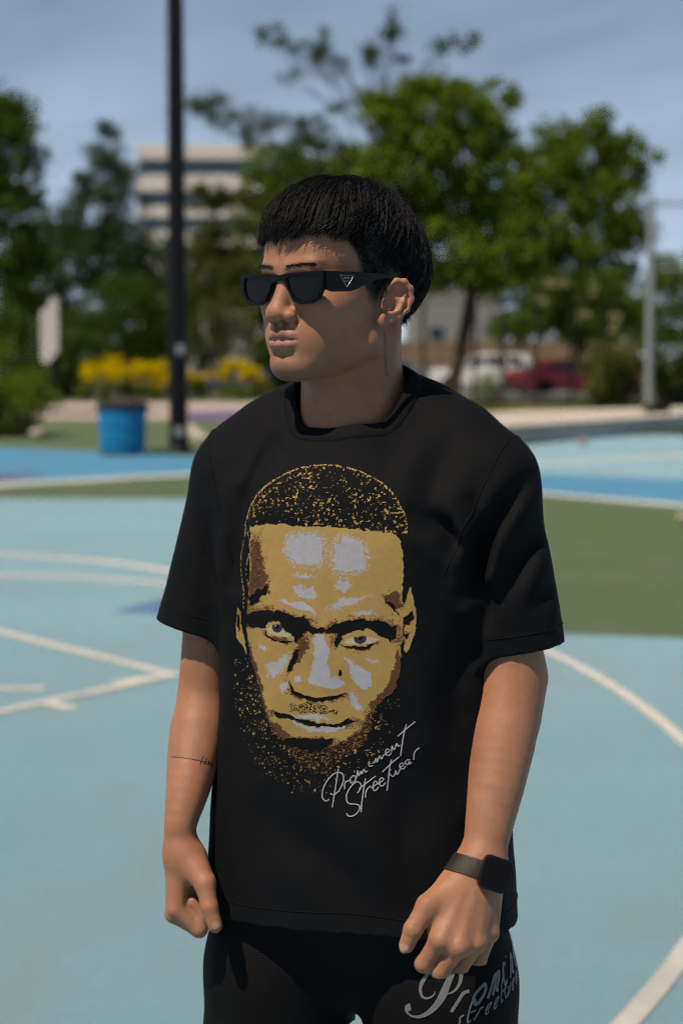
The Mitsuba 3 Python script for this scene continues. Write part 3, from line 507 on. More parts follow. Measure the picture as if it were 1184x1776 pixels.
def head(p):
    m = mirror(p)
    d = skull(p)
    d = smin(d, ellipsoid(p, (0, -.020, -.030), (.0615, .060, .070)), .020)
    d = smin(d, capsule(m, (.0495, .000, -.066), (.016, -.063, -.089), .0185, .0150), .028)
    d = smin(d, ellipsoid(p, (0, -.0690, -.0890), (.021, .0160, .0165)), .020)
    d = smin(d, ellipsoid(m, (.0435, -.046, -.020), (.019, .021, .017)), .026)
    d = smin(d, ellipsoid(m, (.029, -.047, -.055), (.025, .024, .028)), .018)
    d = smin(d, capsule(m, (.036, -.0695, .0215), (.010, -.0790, .0200), .0085, .0070), .012)
    d = smax(d, -ellipsoid(m, (.032, -.0945, .002), (.017, .012, .0125)), .010)
    d = smin(d, ellipsoid(m, (.032, -.0690, .001), (.0155, .0125, .0120)), .004)
    # muzzle and lips
    d = smin(d, ellipsoid(p, (0, -.0640, -.057), (.031, .0235, .026)), .014)
    # nose
    d = smin(d, capsule(p, (0, -.0740, .012), (0, -.0910, -.0265), .0070, .0102), .011)
    d = smin(d, ellipsoid(p, (0, -.0935, -.0310), (.0132, .0098, .0096)), .007)
    d = smin(d, ellipsoid(m, (.0152, -.0828, -.0338), (.0082, .0108, .0080)), .0055)
    d = smin(d, capsule(p, (0, -.0905, -.0385), (0, -.0820, -.0420), .0038, .0050), .005)
    d = smax(d, -ellipsoid(m, (.0078, -.0880, -.0418), (.0044, .0066, .0036)), .0025)
    d = smax(d, -capsule(m, (.0220, -.0800, -.0300), (.0200, -.0790, -.0400), .0018), .005)
    d = smax(d, -capsule(p, (0, -.0925, -.0450), (0, -.0920, -.0520), .0022), .006)
    x = m[:, 0]
    up = chain(m, [np.array(v) for v in ((.0270, -.0715, -.0600), (.0140, -.0825, -.0564), (.0055, -.0868, -.0542), (0, -.0866, -.0556))], [.0018, .0048, .0054, .0052], .005)
    lo = chain(m, [np.array(v) for v in ((.0250, -.0725, -.0620), (.0125, -.0825, -.0655), (0, -.0858, -.0668))], [.0020, .0058, .0066], .005)
    d = smin(d, smin(up, lo, .0012), .0040)
    d = smax(d, -chain(m, [np.array(v) for v in ((.0272, -.0750, -.0604), (.0140, -.0880, -.0606), (0, -.0930, -.0602))], [.0007, .0012, .0014], .001), .0020)
    d = smax(d, -ellipsoid(p, (0, -.0885, -.0775), (.018, .0060, .0042)), .009)
    d = smin(d, neck(p), .010)
    e = ear(m)
    near = m[:, 0] > .05
    d = np.where(near, smin(d, e, .0035), d)
    return d

# hairline: how far (metres) a point lies inside the hair area of the skull, in the head frame
def hair_area(p):
    x, y, z = np.abs(p[:, 0]), p[:, 1], p[:, 2]
    front = z - (.062 + .10 * np.maximum(y + .06, 0) * 0)
    side = np.interp(y, [-.09, -.045, -.036, -.022, -.010, .002, .020, .035, .050, .08, .12], [.062, .060, .046, .018, -.006, -.012, .012, .010, -.030, -.056, -.060])
    return z - side

def wcolor(base, tone, w): return base * (1 - w[:, None]) + np.asarray(tone) * w[:, None]
SKIN = np.array([.295, .139, .080])
def head_colors(v):
    x, y, z = np.abs(v[:, 0]), v[:, 1], v[:, 2]
    n1 = meshkit.fbm(v * 60, 3, 1)[:, None]; n2 = meshkit.fbm(v * 260, 2, 5)[:, None]
    c = SKIN * (0.86 + 0.28 * n1) * (0.95 + 0.10 * n2)
    g = lambda cx, cy, cz, s: np.exp(-(((x - cx) ** 2 + (y - cy) ** 2 + (z - cz) ** 2) / s ** 2))
    c = wcolor(c, (.335, .136, .096), .35 * (g(0, -.10, -.03, .016) + g(.046, -.06, -.03, .024)).clip(0, 1))
    # lips
    a = sst(.0285, .023, x); top = -.0505 - .10 * np.maximum(x - .006, 0) * 2.6; bot = -.0735 + .48 * np.maximum(x - .006, 0)
    lip = a * sst(top + .0012, top - .0012, z) * sst(bot - .0012, bot + .0012, z) * sst(-.064, -.071, y)
    lower = sst(-.0595, -.0625, z)
    c = wcolor(c, (.26, .108, .093), lip * .7); c = wcolor(c, (.40, .168, .158), lip * lower * .75)
    # beard shadow
    st = (g(0, -.085, -.0475, .016) * .30 + .40 * g(0, -.075, -.100, .022) + .16 * sst(-.045, -.08, z) * sst(-.13, -.10, z)) * (.5 + n2[:, 0])
    c = wcolor(c, (.075, .044, .031), st.clip(0, .6))
    # clipped hair fading out on the sides and nape
    ha = hair_area(v) + .012 * (n1[:, 0] - .5); fade = sst(-.014, .006, ha) * (v[:, 1] > -.055) * (y > -.05)
    earz = ((x > .0795) & (y > -.012) & (y < .045) & (z < .021) & (z > -.06))
    fade = np.where(earz, 0, fade)
    c = wcolor(c, (.0045, .0040, .0040), (fade * (.95 + .2 * n2[:, 0])).clip(0, 1) * .99)
    # brows
    bz = .0205 + .10 * (x - .012) - 3.2 * (x - .030) ** 2
    br = sst(.0050, .0010, np.abs(z - bz - .002)) * sst(.006, .012, x) * sst(.056, .048, x) * (y < -.045)
    c = wcolor(c, (.019, .0125, .0095), (br * (.18 + .6 * n2[:, 0])).clip(0, .6))
    # ear blush
    er = ((x > .080) & (y > -.02) & (y < .05) & (np.abs(z + .018) < .04)).astype(float)
    c = wcolor(c, (.385, .167, .121), er * .45)
    return c.clip(0, 1)

# ---- arms and hands, joints in world space
def jp(rows): return [P(a, b, c) for a, b, c in rows]
L_HEM, R_HEM = P(889, 1123, 2.035), P(341, 1090, 2.135)
def dense(p, A, r, n=16):
    A = np.asarray(A, float); s = np.linspace(0, 1, len(A)); from scipy.interpolate import PchipInterpolator
    u = np.linspace(0, 1, n); Q, R = PchipInterpolator(s, A)(u), PchipInterpolator(s, r)(u); d = None
    for i in range(n - 1):
        e = capsule(p, Q[i], Q[i + 1], R[i], R[i + 1]); d = e if d is None else np.minimum(d, e)
    return d
def left_arm(p):
    B = jp([(880, 900, 2.04), (884, 1130, 2.020), (882, 1200, 2.006), (875, 1265, 1.990), (862, 1350, 1.965), (842, 1465, 1.935), (836, 1505, 1.925)]); d = dense(p, B, [.038, .0385, .0375, .0382, .0335, .0255, .0245], 30)
    d = smin(d, capsule(p, P(905, 1180, 2.03), P(899, 1240, 2.015), .026, .018), .03)
    # hand
    wr = [P(818, 1498, 1.922), P(828, 1500, 1.922), P(838, 1502, 1.925), P(850, 1506, 1.93)]
    kn = [P(764, 1628, 1.868), P(795, 1641, 1.866), P(825, 1634, 1.880), P(848, 1617, 1.902)]
    rk = [.0118, .0118, .0110, .0098]
    hd = None
    for i in range(4):
        e = capsule(p, wr[i], kn[i], .0165, rk[i] + .0012); hd = e if hd is None else smin(hd, e, .016)
        hd = smin(hd, capsule(p, wr[i] + [0, .016, 0], kn[i] + [-.004, .018, .004], .012, .010), .012)
    th = [P(806, 1520, 1.917), P(742, 1572, 1.882), P(716, 1613, 1.872), P(705, 1640, 1.872)]
    hd = smin(hd, capsule(p, th[0], th[1], .0185, .0130), .016)
    hd = smin(hd, capsule(p, P(790, 1540, 1.910), P(770, 1610, 1.888), .016, .011), .014)
    fing = [([kn[0], P(734, 1672, 1.872), P(748, 1680, 1.897), P(768, 1656, 1.905)], [.0112, .0096, .0088, .008]),
            ([kn[1], P(763, 1686, 1.872), P(772, 1690, 1.900), P(790, 1660, 1.908)], [.0112, .0098, .009, .0082]),
            ([kn[2], P(794, 1684, 1.889), P(800, 1686, 1.915), P(812, 1660, 1.920)], [.0106, .0094, .0086, .008]),
            ([kn[3], P(829, 1670, 1.912), P(830, 1672, 1.930), P(836, 1650, 1.932)], [.0095, .0084, .0078, .0072])]
    fd = None
    for pts, r in fing:
        e = chain(p, pts, r, .004); fd = e if fd is None else smin(fd, e, .0012)
    hd = smin(hd, fd, .0042)
    for i in range(4): hd = smin(hd, ellipsoid(p, kn[i] + [0, -.004, -.001], (rk[i] * .8,) * 3), .008)
    tt = chain(p, th[1:], [.0128, .0104, .0088], .004)
    hd = smin(hd, tt, .005)
    for i in range(3): hd = smin(hd, capsule(p, wr[i] * .7 + kn[i] * .3 + [0, -.0150, 0], kn[i] + [0, -.0108, .001], .0020, .0022), .007)
    zt = th[3] - th[2]; zt /= np.linalg.norm(zt); nn = np.array([-.35, -.93, .15]); nn -= zt * (nn @ zt); nn /= np.linalg.norm(nn)
    hd = smin(hd, ellipsoid(p, th[3] + zt * .0015 + nn * .0074, (.0056, .0072, .0018), np.stack([np.cross(zt, nn), zt, nn], 1)), .0006)
    for f_ in (.30, .42): hd = smax(hd, -capsule(p, th[2] + zt * (.0 + .006 * (f_ - .36) * 20) + nn * .0105 - np.cross(zt, nn) * .005, th[2] + zt * (.006 * (f_ - .36) * 20) + nn * .0105 + np.cross(zt, nn) * .005, .0008), .0025)
    return smin(d, hd, .014)
def PR(px, py, Y): return P(px, py, Y - .065 * float(sst(1150, 1450, py)))
def jr(rows): return [PR(a, b, c) for a, b, c in rows]
def right_arm(p):
    B = jr([(375, 880, 2.13), (362, 1110, 2.130), (354, 1190, 2.132), (343, 1270, 2.13), (327, 1360, 2.12), (312, 1440, 2.11), (312, 1480, 2.11)]); d = dense(p, B, [.034, .0330, .0322, .0325, .0265, .0192, .0185], 30)
    Bb = jr([(343, 1270, 2.138), (328, 1360, 2.140), (313, 1440, 2.135), (313, 1480, 2.135)]); d = smin(d, dense(p, Bb, [.0305, .0255, .0188, .0180], 12), .014)
    d = smax(d, -chain(p, jr([(330, 1148, 2.112), (356, 1156, 2.108), (385, 1160, 2.112)]), [.0006, .0009, .0006]), .008)
    wr = [PR(313, 1480, 2.105), PR(312, 1482, 2.12), PR(311, 1484, 2.135), PR(311, 1486, 2.147)]
    kn = [PR(306, 1577, 2.092), PR(303, 1585, 2.115), PR(305, 1583, 2.138), PR(309, 1574, 2.158)]
    rk = [.0112, .0115, .0108, .0095]; hd = None
    for i in range(4):
        e = capsule(p, wr[i], kn[i], .0165, rk[i]); hd = e if hd is None else smin(hd, e, .014)
    hd = smin(hd, capsule(p, PR(330, 1490, 2.12), PR(330, 1545, 2.12), .020, .016), .014)
    th = [PR(330, 1492, 2.10), PR(355, 1532, 2.078), PR(363, 1573, 2.066), PR(373, 1606, 2.062)]
    hd = smin(hd, capsule(p, th[0], th[1], .0200, .0132), .014)
    fing = []
    for i, dy in enumerate((0, .023, .046, .066)):
        fing.append(([kn[i], PR(345 - 2 * i, 1612 - 1 * i, 2.090 + dy), PR(352 - i, 1588, 2.094 + dy), PR(334, 1566, 2.096 + dy)], [rk[i], .0100 - .0004 * i, .0088, .0080]))
    fd = None
    for pts, r in fing:
        e = chain(p, pts, r, .004); fd = e if fd is None else smin(fd, e, .0012)
    hd = smin(hd, fd, .004)
    hd = smin(hd, chain(p, th[1:], [.0122, .0100, .0088], .004), .0045)
    return smin(d, hd, .014)
def arm_colors(v, nails):
    n1 = meshkit.fbm(v * 45, 3, 2)[:, None]; n2 = meshkit.fbm(v * 240, 2, 7)[:, None]
    c = SKIN * (1.0, .98, .96) * (0.84 + 0.32 * n1) * (1 + np.array([.06, -.04, -.08]) * (meshkit.fbm(v * 18, 2, 9)[:, None] - .5) * 2) * (0.95 + 0.10 * n2)
    for o, r, tone, w in nails:
        d = np.linalg.norm((v - o[:3]), axis=1); c = wcolor(c, tone, w * sst(r, r * .5, d))
    return c.clip(0, 1)

lv, lf = surfnet(left_arm, P(660, 1720, 1.80) - [0, 0, .01], P(960, 900, 2.12) + [.02, 0, 0], .0019)
ltip = P(702, 1645, 1.866); ends = [P(764, 1628, 1.858), P(795, 1641, 1.856), P(825, 1634, 1.870), P(848, 1617, 1.892)]
def calm(v, f, z0):
    """evens out the limb above the wrist"""
    m = trimesh.smoothing.filter_taubin(trimesh.Trimesh(v, f, process=False), .5, .51, 60); w = sst(z0 - .01, z0 + .03, v[:, 2])[:, None]
    return v * (1 - w) + np.asarray(m.vertices) * w
lv = calm(lv, lf, float(P(840, 1475, 1.93)[2]))
lc = arm_colors(lv, [(k, .012, (.347, .155, .102), .30) for k in ends] + [(ltip, .008, (.385, .223, .174), .8), (P(716, 1606, 1.863), .006, (.155, .075, .05), .35)])
rv, rf = surfnet(right_arm, P(265, 1660, 1.93) - [0, 0, .02], P(430, 900, 2.22) + [.02, .02, 0], .0019)
rv = calm(rv, rf, float(P(312, 1440, 2.06)[2]))
rc = arm_colors(rv, [(PR(375, 1606, 2.052), .0075, (.385, .223, .174), .8), (PR(358, 1530, 2.066), .016, (.347, .161, .112), .4)])

hv, hf = surfnet(head, (-.115, -.125, -.20), (.115, .135, .13), .0015)
hc = head_colors(hv)
# chest, belly, legs and feet carry the head and arms under the clothes
def trunk(p):
    d = ellipsoid(p, (0, .01, 1.22), (.150, .095, .24)); d = smin(d, ellipsoid(p, (0, .02, .90), (.145, .10, .14)), .08)
    m = mirror(p)
    d = smin(d, chain(m, [np.array(x) for x in ((.085, .01, .86), (.100, .0, .66), (.105, .005, .50), (.108, .025, .33), (.110, .03, .10))], [.085, .070, .050, .050, .034], .03), .03)
    d = smin(d, chain(m, [np.array(x) for x in ((.110, .045, .055), (.125, -.10, .035))], [.042, .030], .02), .02)
    return d
bv, bf = surfnet(trunk, (-.24, -.20, 0.0), (.24, .20, 1.42), .006)
bv = t2w(bv)
body_v, body_f = cat((h2w(hv), hf), (lv, lf), (rv, rf), (bv, bf))
body_c = np.vstack([hc, lc, rc, np.tile(SKIN, (len(bv), 1))])

def skin_rough(p, n, uv): return 0.47 + 0.14 * fbm(p.x * 300, p.y * 300, p.z * 300, 2)
scene['skin_plain'] = {'type': 'principled', 'base_color': {'type': 'mesh_attribute', 'name': 'vertex_color'}, 'roughness': proc(skin_rough), 'specular': 0.36, 'sheen': 0.1}
def pores(p, n, uv): return fbm(p.x * 700, p.y * 700, p.z * 700, 2)
scene['skin'] = {'type': 'twosided', 'bsdf': {'type': 'bumpmap', 'arbitrary': proc(pores, 4e-4), 'scale': 0.0004, 'bsdf': {'type': 'ref', 'id': 'skin_plain'}}}
obj('body', (body_v, body_f), 'skin', person, smooth=True, color=body_c)
# ================================================================ HIS HAIR
rng = np.random.default_rng(7)
RIM_Y, RIM_Z = [-.10, -.060, -.040, -.025, .0, .03, .045, .065, .09, .12], [.080, .078, .060, .042, .034, .032, .010, -.022, -.036, -.038]
def hair_vol(p):
    """outer limit of the hair"""
    d = ellipsoid(p, (0, .024, .037), (.088, .104, .0945))
    d = smin(d, ellipsoid(p, (0, -.030, .058), (.072, .062, .064)), .02)
    d = smin(d, ellipsoid(p, (0, .064, .012), (.064, .050, .064)), .03)
    y, z = p[:, 1], p[:, 2]; lim = np.interp(y, RIM_Y, RIM_Z); thick = .0035 + .34 * np.maximum(z - lim, 0) + .05 * sst(-.030, -.055, y)
    return smax(d, skull(p) - np.minimum(thick, .06), .004)
def hair_cap(p):
    d = hair_vol(p) + .0028 + .0035 * (meshkit.fbm(p * [150, 150, 50], 2, 3) - .5)
    x, y, z = np.abs(p[:, 0]), p[:, 1], p[:, 2]
    low = np.interp(y, RIM_Y, RIM_Z)
    d = smax(d, (low + .006 * (meshkit.noise(p * [220, 220, 0], 4) - .5)) - z, .012)
    return smax(d, -(skull(p) + .006), .002)
cv, cf = surfnet(hair_cap, (-.11, -.12, -.06), (.11, .145, .15), .0025)
# strands: rooted on the skull, they run over the hair volume away from a crown behind the top of the head
def grad(f, p, e=1e-3):
    g = np.stack([(f(p + np.eye(3)[k] * e) - f(p - np.eye(3)[k] * e)) / (2 * e) for k in range(3)], -1); return g / (np.linalg.norm(g, axis=1, keepdims=True) + 1e-9)
def strands(roots, length, depth, n=9, comb=None, wob=.0):
    """polylines (N, n, 3) lying DEPTH below the outer limit of the hair"""
    p = roots.copy(); out = [p.copy()]; N = len(p); ds = (length / (n - 1))[:, None]
    ph = rng.uniform(0, 6.28, N)
    for k in range(n - 1):
        g = grad(hair_vol, p); c = comb(p); c = c - (c * g).sum(1, keepdims=True) * g; c /= np.linalg.norm(c, axis=1, keepdims=True) + 1e-9
        s = np.cross(c, g); c = c + s * (wob * np.sin(ph + k * .9))[:, None]
        p = p + c * ds; d = hair_vol(p); p = p - g * (d + depth * (1 - .25 * k / (n - 1)))[:, None]; out.append(p.copy())
    return np.stack(out, 1)
def comb_field(p):
    w = np.array([.012, .062, .125]); r = p - w; r[:, 2] *= .55
    r /= np.linalg.norm(r, axis=1, keepdims=True) + 1e-6
    x, y, z = p[:, 0], p[:, 1], p[:, 2]
    fr = sst(.06, -.05, y)[:, None]
    c = r * (1 - .5 * fr) + fr * np.array([-.18, -.55, -.35])
    side = (sst(.035, .075, np.abs(x)) * sst(.09, .03, z))[:, None]
    c = c * (1 - .6 * side) + side * np.array([0, -.30, -.95]) * .6
    back = (sst(.06, .11, y))[:, None]
    c = c * (1 - .6 * back) + back * np.array([0, .0, -1.0]) * .6
    return c + .35 * (meshkit.noise(p * 55 + 9, 3)[:, None] - .5) * [1, .3, 0] + rng.normal(0, .07, p.shape)
def ribbons(S, r0, taper=.25, sides=3):
    """thin tapering tubes along the polylines S (N, n, 3)"""
    N, n = S.shape[:2]; t = np.gradient(S, axis=1); t /= np.linalg.norm(t, axis=2, keepdims=True) + 1e-9
    a = np.cross(t, np.array([.31, .22, .92])); a /= np.linalg.norm(a, axis=2, keepdims=True) + 1e-9; b = np.cross(t, a)
    rr = r0[:, None] * np.interp(np.linspace(0, 1, n), [0, .55, 1], [.9, 1, taper])[None]
    an = np.arange(sides) * 2 * math.pi / sides
    v = S[:, :, None] + rr[:, :, None, None] * (np.cos(an)[:, None] * a[:, :, None] + np.sin(an)[:, None] * b[:, :, None])
    i, j = np.meshgrid(np.arange(n - 1), np.arange(sides), indexing='ij')
    q = np.stack([i * sides + j, (i + 1) * sides + j, (i + 1) * sides + (j + 1) % sides, i * sides + (j + 1) % sides], -1).reshape(-1, 4)
    q = (q[None] + (np.arange(N) * n * sides)[:, None, None]).reshape(-1, 4)
    return v.reshape(-1, 3), np.vstack([q[:, [0, 1, 2]], q[:, [0, 2, 3]]])
def scalp(n):
    u = rng.normal(size=(n * 3, 3)); u /= np.linalg.norm(u, axis=1, keepdims=True)
    p = np.array([0, .022, .034]) + u * .09
    for _ in range(8): p = p - grad(skull, p) * skull(p)[:, None]
    return p[(hair_area(p) > .004)][:n]
top = scalp(16000)
z, y = top[:, 2], top[:, 1]
lim = np.interp(y, [-.09, -.05, -.03, 0, .03, .05, .08, .12], [.058, .060, .046, .034, .032, .004, -.032, -.040])
keep = z > lim + .004; top = top[keep]
ln = rng.uniform(.028, .052, len(top)); dp = rng.uniform(-.0015, .010, len(top)) + .006 * (meshkit.noise(top * 60, 6) - .5)
S = strands(top, ln, dp, 9, comb_field, .10)
# no strand hangs below its limit: the ends are cut a little unevenly, more so in the fringe
end = np.interp(S[:, -1, 1], [-.10, -.05, -.03, 0, .03, .05, .08, .13], [.0565, .057, .046, .030, .026, .000, -.038, -.046])
cl = meshkit.noise(np.stack([S[:, -1, 0] * 95 + S[:, -1, 1] * 95, S[:, -1, 0] * 0, S[:, -1, 0] * 0], -1), 8)
end = end + (cl - .5) * np.where(S[:, -1, 1] < -.02, .028, .022) + rng.normal(0, .0022, len(S))
under = S[:, :, 2] < end[:, None]
ok = ~under[:, 0]; S, under, ln = S[ok], under[ok], ln[ok]
for i in range(1, S.shape[1]): S[:, i] = np.where(under[:, i:i + 1], S[:, i - 1] + (S[:, i] - S[:, i - 1]) * .03, S[:, i])
from scipy.spatial import cKDTree
gid = rng.choice(len(S), 750, replace=False); near = cKDTree(S[gid, 0]).query(S[:, 0])[1]; Gd = S[gid][near]
conv = np.linspace(0, 1, S.shape[1])[None, :, None] ** 1.3 * rng.uniform(.35, .80, len(S))[:, None, None]
S = S + (Gd - Gd[:, :1] - S + S[:, :1]) * 0 + (Gd - S) * conv
lift = np.where(rng.random(len(S)) < .12, rng.uniform(.001, .0065, len(S)), 0)
S = S + grad(hair_vol, S.reshape(-1, 3)).reshape(S.shape) * (lift[:, None] * np.linspace(0, 1, S.shape[1]) ** 2)[:, :, None]
hairs = ribbons(S, rng.uniform(.0003, .00065, len(S)))
# fringe: locks falling over the forehead
xs = rng.uniform(-.066, .066, 900); fr = np.stack([xs, rng.uniform(-.060, .030, 900), np.full(900, .110)], -1)
for _ in range(6): fr = fr - grad(hair_vol, fr) * (hair_vol(fr) + .004)[:, None]
lock = np.round(xs / .0052 + rng.normal(0, .25, 900)); tone = np.random.default_rng(3).uniform(-1, 1, 200)
lk = tone[(lock + 100).astype(int)]
FS = strands(fr, rng.uniform(.055, .095, 900), rng.uniform(-.001, .006, 900), 10, lambda p: np.tile([0, -.35, -1.0], (len(p), 1)) + .10 * np.stack([lk, lk * 0, lk * 0], -1) + rng.normal(0, .03, p.shape), .05)
fe = .0585 + .0145 * lk + rng.normal(0, .0035, 900) + .10 * np.maximum(np.abs(xs) - .045, 0)
for i in range(1, FS.shape[1]):
    u = FS[:, i, 2] < fe; FS[:, i] = np.where(u[:, None], FS[:, i - 1] + (FS[:, i] - FS[:, i - 1]) * .03, FS[:, i])
fringe = ribbons(FS, rng.uniform(.0004, .0009, 900), .15)
# short clipped hair of the fade
sd = scalp(16000); sd = sd[(np.abs(sd[:, 0]) > .035) | (sd[:, 1] > .03)]
sd = sd[(hair_area(sd) > .006)][:7000]
g = grad(skull, sd); dn = np.tile([0, .1, -1.0], (len(sd), 1)); lq = rng.uniform(.5, 1.0, (len(sd), 1)) * sst(.004, .034, hair_area(sd))[:, None] * 3 + .5; dn = dn + rng.normal(0, .25, sd.shape); SS = np.stack([sd, sd + g * .0012 + dn * .0016 * lq, sd + g * .0022 + dn * .0036 * lq], 1)
stub = ribbons(SS, np.full(len(sd), .00036))
# brows
bx = np.r_[rng.uniform(.009, .054, 170)]; bx = np.r_[bx, -bx]; ax = np.abs(bx)
br = np.stack([bx, np.full(340, -.085), .0222 + .10 * (ax - .012) - 3.2 * (ax - .030) ** 2 + rng.normal(0, .0013, 340)], -1)
for _ in range(8): br = br - grad(head, br) * head(br)[:, None]
g = grad(head, br); dv = np.stack([np.sign(bx) * .9, ax * 0 + .1, .35 - 9 * ax], -1); dv /= np.linalg.norm(dv, axis=1, keepdims=True)
BS = np.stack([br, br + dv * .0025 + g * .0006, br + dv * .0052 + g * .0007], 1); brow = ribbons(BS, np.full(340, .00020))
hm = cat((cv, cf), hairs, fringe, stub, brow)
def hair_rough(p, n, uv): return 0.52 + 0.2 * noise(p.x * 180, p.y * 180, p.z * 60)
scene['hair'] = {'type': 'twosided', 'bsdf': {'type': 'principled', 'base_color': {'type': 'rgb', 'value': [.0040, .0037, .0038]}, 'roughness': proc(hair_rough), 'specular': 0.3}}
obj('hair', (h2w(hm[0]), hm[1]), 'hair', person, smooth=True)

# ================================================================ T-SHIRT
HEM_Z, SLEEVE_L, SLEEVE_R = .824, w2t(L_HEM), w2t(R_HEM)
SH_L, SH_R = np.array([.160, .008, 1.358]), np.array([-.158, .008, 1.362])
nL, nR = (SLEEVE_L - SH_L) / np.linalg.norm(SLEEVE_L - SH_L), (SLEEVE_R - SH_R) / np.linalg.norm(SLEEVE_R - SH_R)
NECK_C = w2t(h2w(np.array([[.004, .028, -.131]])))[0]        # middle of the neck opening
NECK_N = np.array([.02, -.27, .95]); NECK_N /= np.linalg.norm(NECK_N)
def crease(*pts): return [np.array([(a - 560) / 1440 - .0035, 0, 1.167 - (b - 1100) / 1500]) for a, b in pts]
CREASES = [(crease((868, 806), (826, 880), (800, 960), (788, 1010)), .009, .0055), (crease((790, 850), (802, 905), (806, 960)), .008, .0045), (crease((708, 868), (750, 892), (792, 950)), .011, .0045),
           (crease((905, 870), (862, 950), (836, 1030)), .012, .0045), (crease((930, 950), (905, 1000), (880, 1045)), .010, .0030), (crease((795, 965), (812, 1020), (812, 1060)), .009, .0045), (crease((740, 745), (722, 830), (735, 880)), .014, .0025),
           (crease((436, 755), (404, 850), (396, 930), (400, 1000)), .010, .0045), (crease((372, 850), (380, 930), (392, 1000)), .009, .0040), (crease((350, 880), (360, 950), (385, 1020)), .010, .0035), (crease((322, 900), (318, 960), (330, 1020)), .011, .0030), (crease((400, 1060), (420, 1180), (412, 1320)), .016, .0030),
           (crease((780, 1060), (760, 1180), (770, 1340)), .016, .0035), (crease((470, 1420), (560, 1470), (650, 1560)), .022, .0030), (crease((700, 1330), (690, 1450), (720, 1570)), .020, .0030)]
def folds(p):
    x, y, z = p[:, 0], p[:, 1], p[:, 2]
    low = sst(1.30, .95, z)
    f = .0065 * (meshkit.fbm(np.stack([x * 15 + z * 3, y * 15, z * 3.0 - x * 2], -1), 3, 11) - .5) * (.5 + low)
    f += .0016 * (meshkit.fbm(p * [34, 34, 22], 3, 25) - .5)
    f += .0055 * (meshkit.fbm(np.stack([x * 9 - z * 5, y * 7, z * 9 + x * 8], -1), 2, 21) - .5)
    front = sst(.03, -.03, y)
    q = p * [1, 0, 1]
    for pts, w, a in CREASES:
        d, along, L = np.full(len(p), 9.0), np.zeros(len(p)), len(pts) - 1
        for k in range(L):
            ab = pts[k + 1] - pts[k]; t = np.clip((q - pts[k]) @ ab / (ab @ ab), 0, 1); e = L2(q - pts[k] - t[:, None] * ab)
            along = np.where(e < d, (k + t) / L, along); d = np.minimum(d, e)
        f += 1.6 * front * a * np.sin(np.pi * (.06 + .88 * along)) ** .8 * (np.exp(-(d / w) ** 2) - .55 * np.exp(-((d - 2.1 * w) / (1.2 * w)) ** 2))
    return f
from scipy.interpolate import CubicSpline
GIRTH = CubicSpline([.70, .84, 1.00, 1.15, 1.26, 1.33, 1.38, 1.42, 1.52], [.199, .195, .183, .169, .173, .175, .160, .125, .05])
DEPTH = CubicSpline([.70, .84, 1.00, 1.15, 1.26, 1.33, 1.38, 1.42, 1.52], [.136, .132, .127, .128, .128, .116, .095, .072, .04])
def torso_form(p):
    z = p[:, 2]
    zc = np.clip(z, .70, 1.52); a, b = GIRTH(zc), DEPTH(zc)
    q = ((np.abs(p[:, 0]) / a) ** 2.35 + (np.abs(p[:, 1] - .005) / b) ** 2.35 + 1e-9) ** (1 / 2.35)
    return smax((q - 1) * np.minimum(a, b) * .93, z - 1.40, .06)
def shirt_form(p):
    d = torso_form(p)
    d = smin(d, capsule(p, (NECK_C[0], NECK_C[1], 1.34), NECK_C + [0, 0, -.030], .074, .062), .06)
    for s, S in ((1, SH_L), (-1, SH_R)):
        d = smin(d, capsule(p, (.075 * s, .022, 1.405), S, .050, .049), .05)
        d = smin(d, capsule(p, (.035 * s, .040, 1.433), (.11 * s, .020, 1.395), .050, .050), .05)
    return d
SLEEVES = ((1, SH_L, SLEEVE_L, .052, .0615), (-1, SH_R, SLEEVE_R, .050, .0510))
def sleeve(p, S, H, r0, r1): return capsule(p, S, H + (H - S) * .25, r0, r1 + .0015)
def shirt_out(p):
    d = shirt_form(p)
    for s, S, H, r0, r1 in SLEEVES: d = smin(d, sleeve(p, S, H, r0, r1), .022)
    return d + folds(p)
def neck_hole(p):
    q = p - NECK_C; h = q @ NECK_N; r = L2(q - h[:, None] * NECK_N)
    return smax(r - .0790, -h - .030, .004)
def shirt(p):
    fo = folds(p); o = shirt_form(p) + fo
    hem = HEM_Z + .012 * np.sin(p[:, 0] * 9 + 1) - .035 * p[:, 0]
    d = np.maximum(o, hem - p[:, 2]); d = np.maximum(d, -np.maximum(o + .0055, p[:, 2] - (hem + .05)))
    for s, S, H, r0, r1 in SLEEVES:
        n = (H - S) / np.linalg.norm(H - S); h = (p - H) @ n; c = sleeve(p, S, H, r0, r1) + fo
        d = smin(d, np.maximum(np.maximum(c, h), -np.maximum(c + .0055, -.05 - h)), .022 * 1.0)
    return np.maximum(d, -neck_hole(p))
sv, sf = surfnet(shirt, (-.31, -.19, .76), (.30, .19, 1.50), .0031, B=5)
def weave(p, n, uv):
    return 0.6 * noise(p.x * 1500, p.y * 1500, p.z * 900) + 0.6 * fbm(p.x * 300, p.y * 300, p.z * 300, 2)
def cloth_tone(p, n, uv): return mix((.0028, .0034, .0046), (.0044, .0052, .0068), fbm(p.x * 220, p.y * 220, p.z * 220, 3))
scene['cotton'] = {'type': 'twosided', 'bsdf': {'type': 'bumpmap', 'arbitrary': proc(weave, 3e-4), 'scale': 0.0004, 'bsdf': {'type': 'principled', 'base_color': proc(cloth_tone), 'roughness': 0.8, 'specular': 0.12, 'sheen': 0.12, 'sheen_tint': 0.2}}}
tee = obj('t_shirt', (t2w(sv), sf), 'cotton', person, smooth=50)
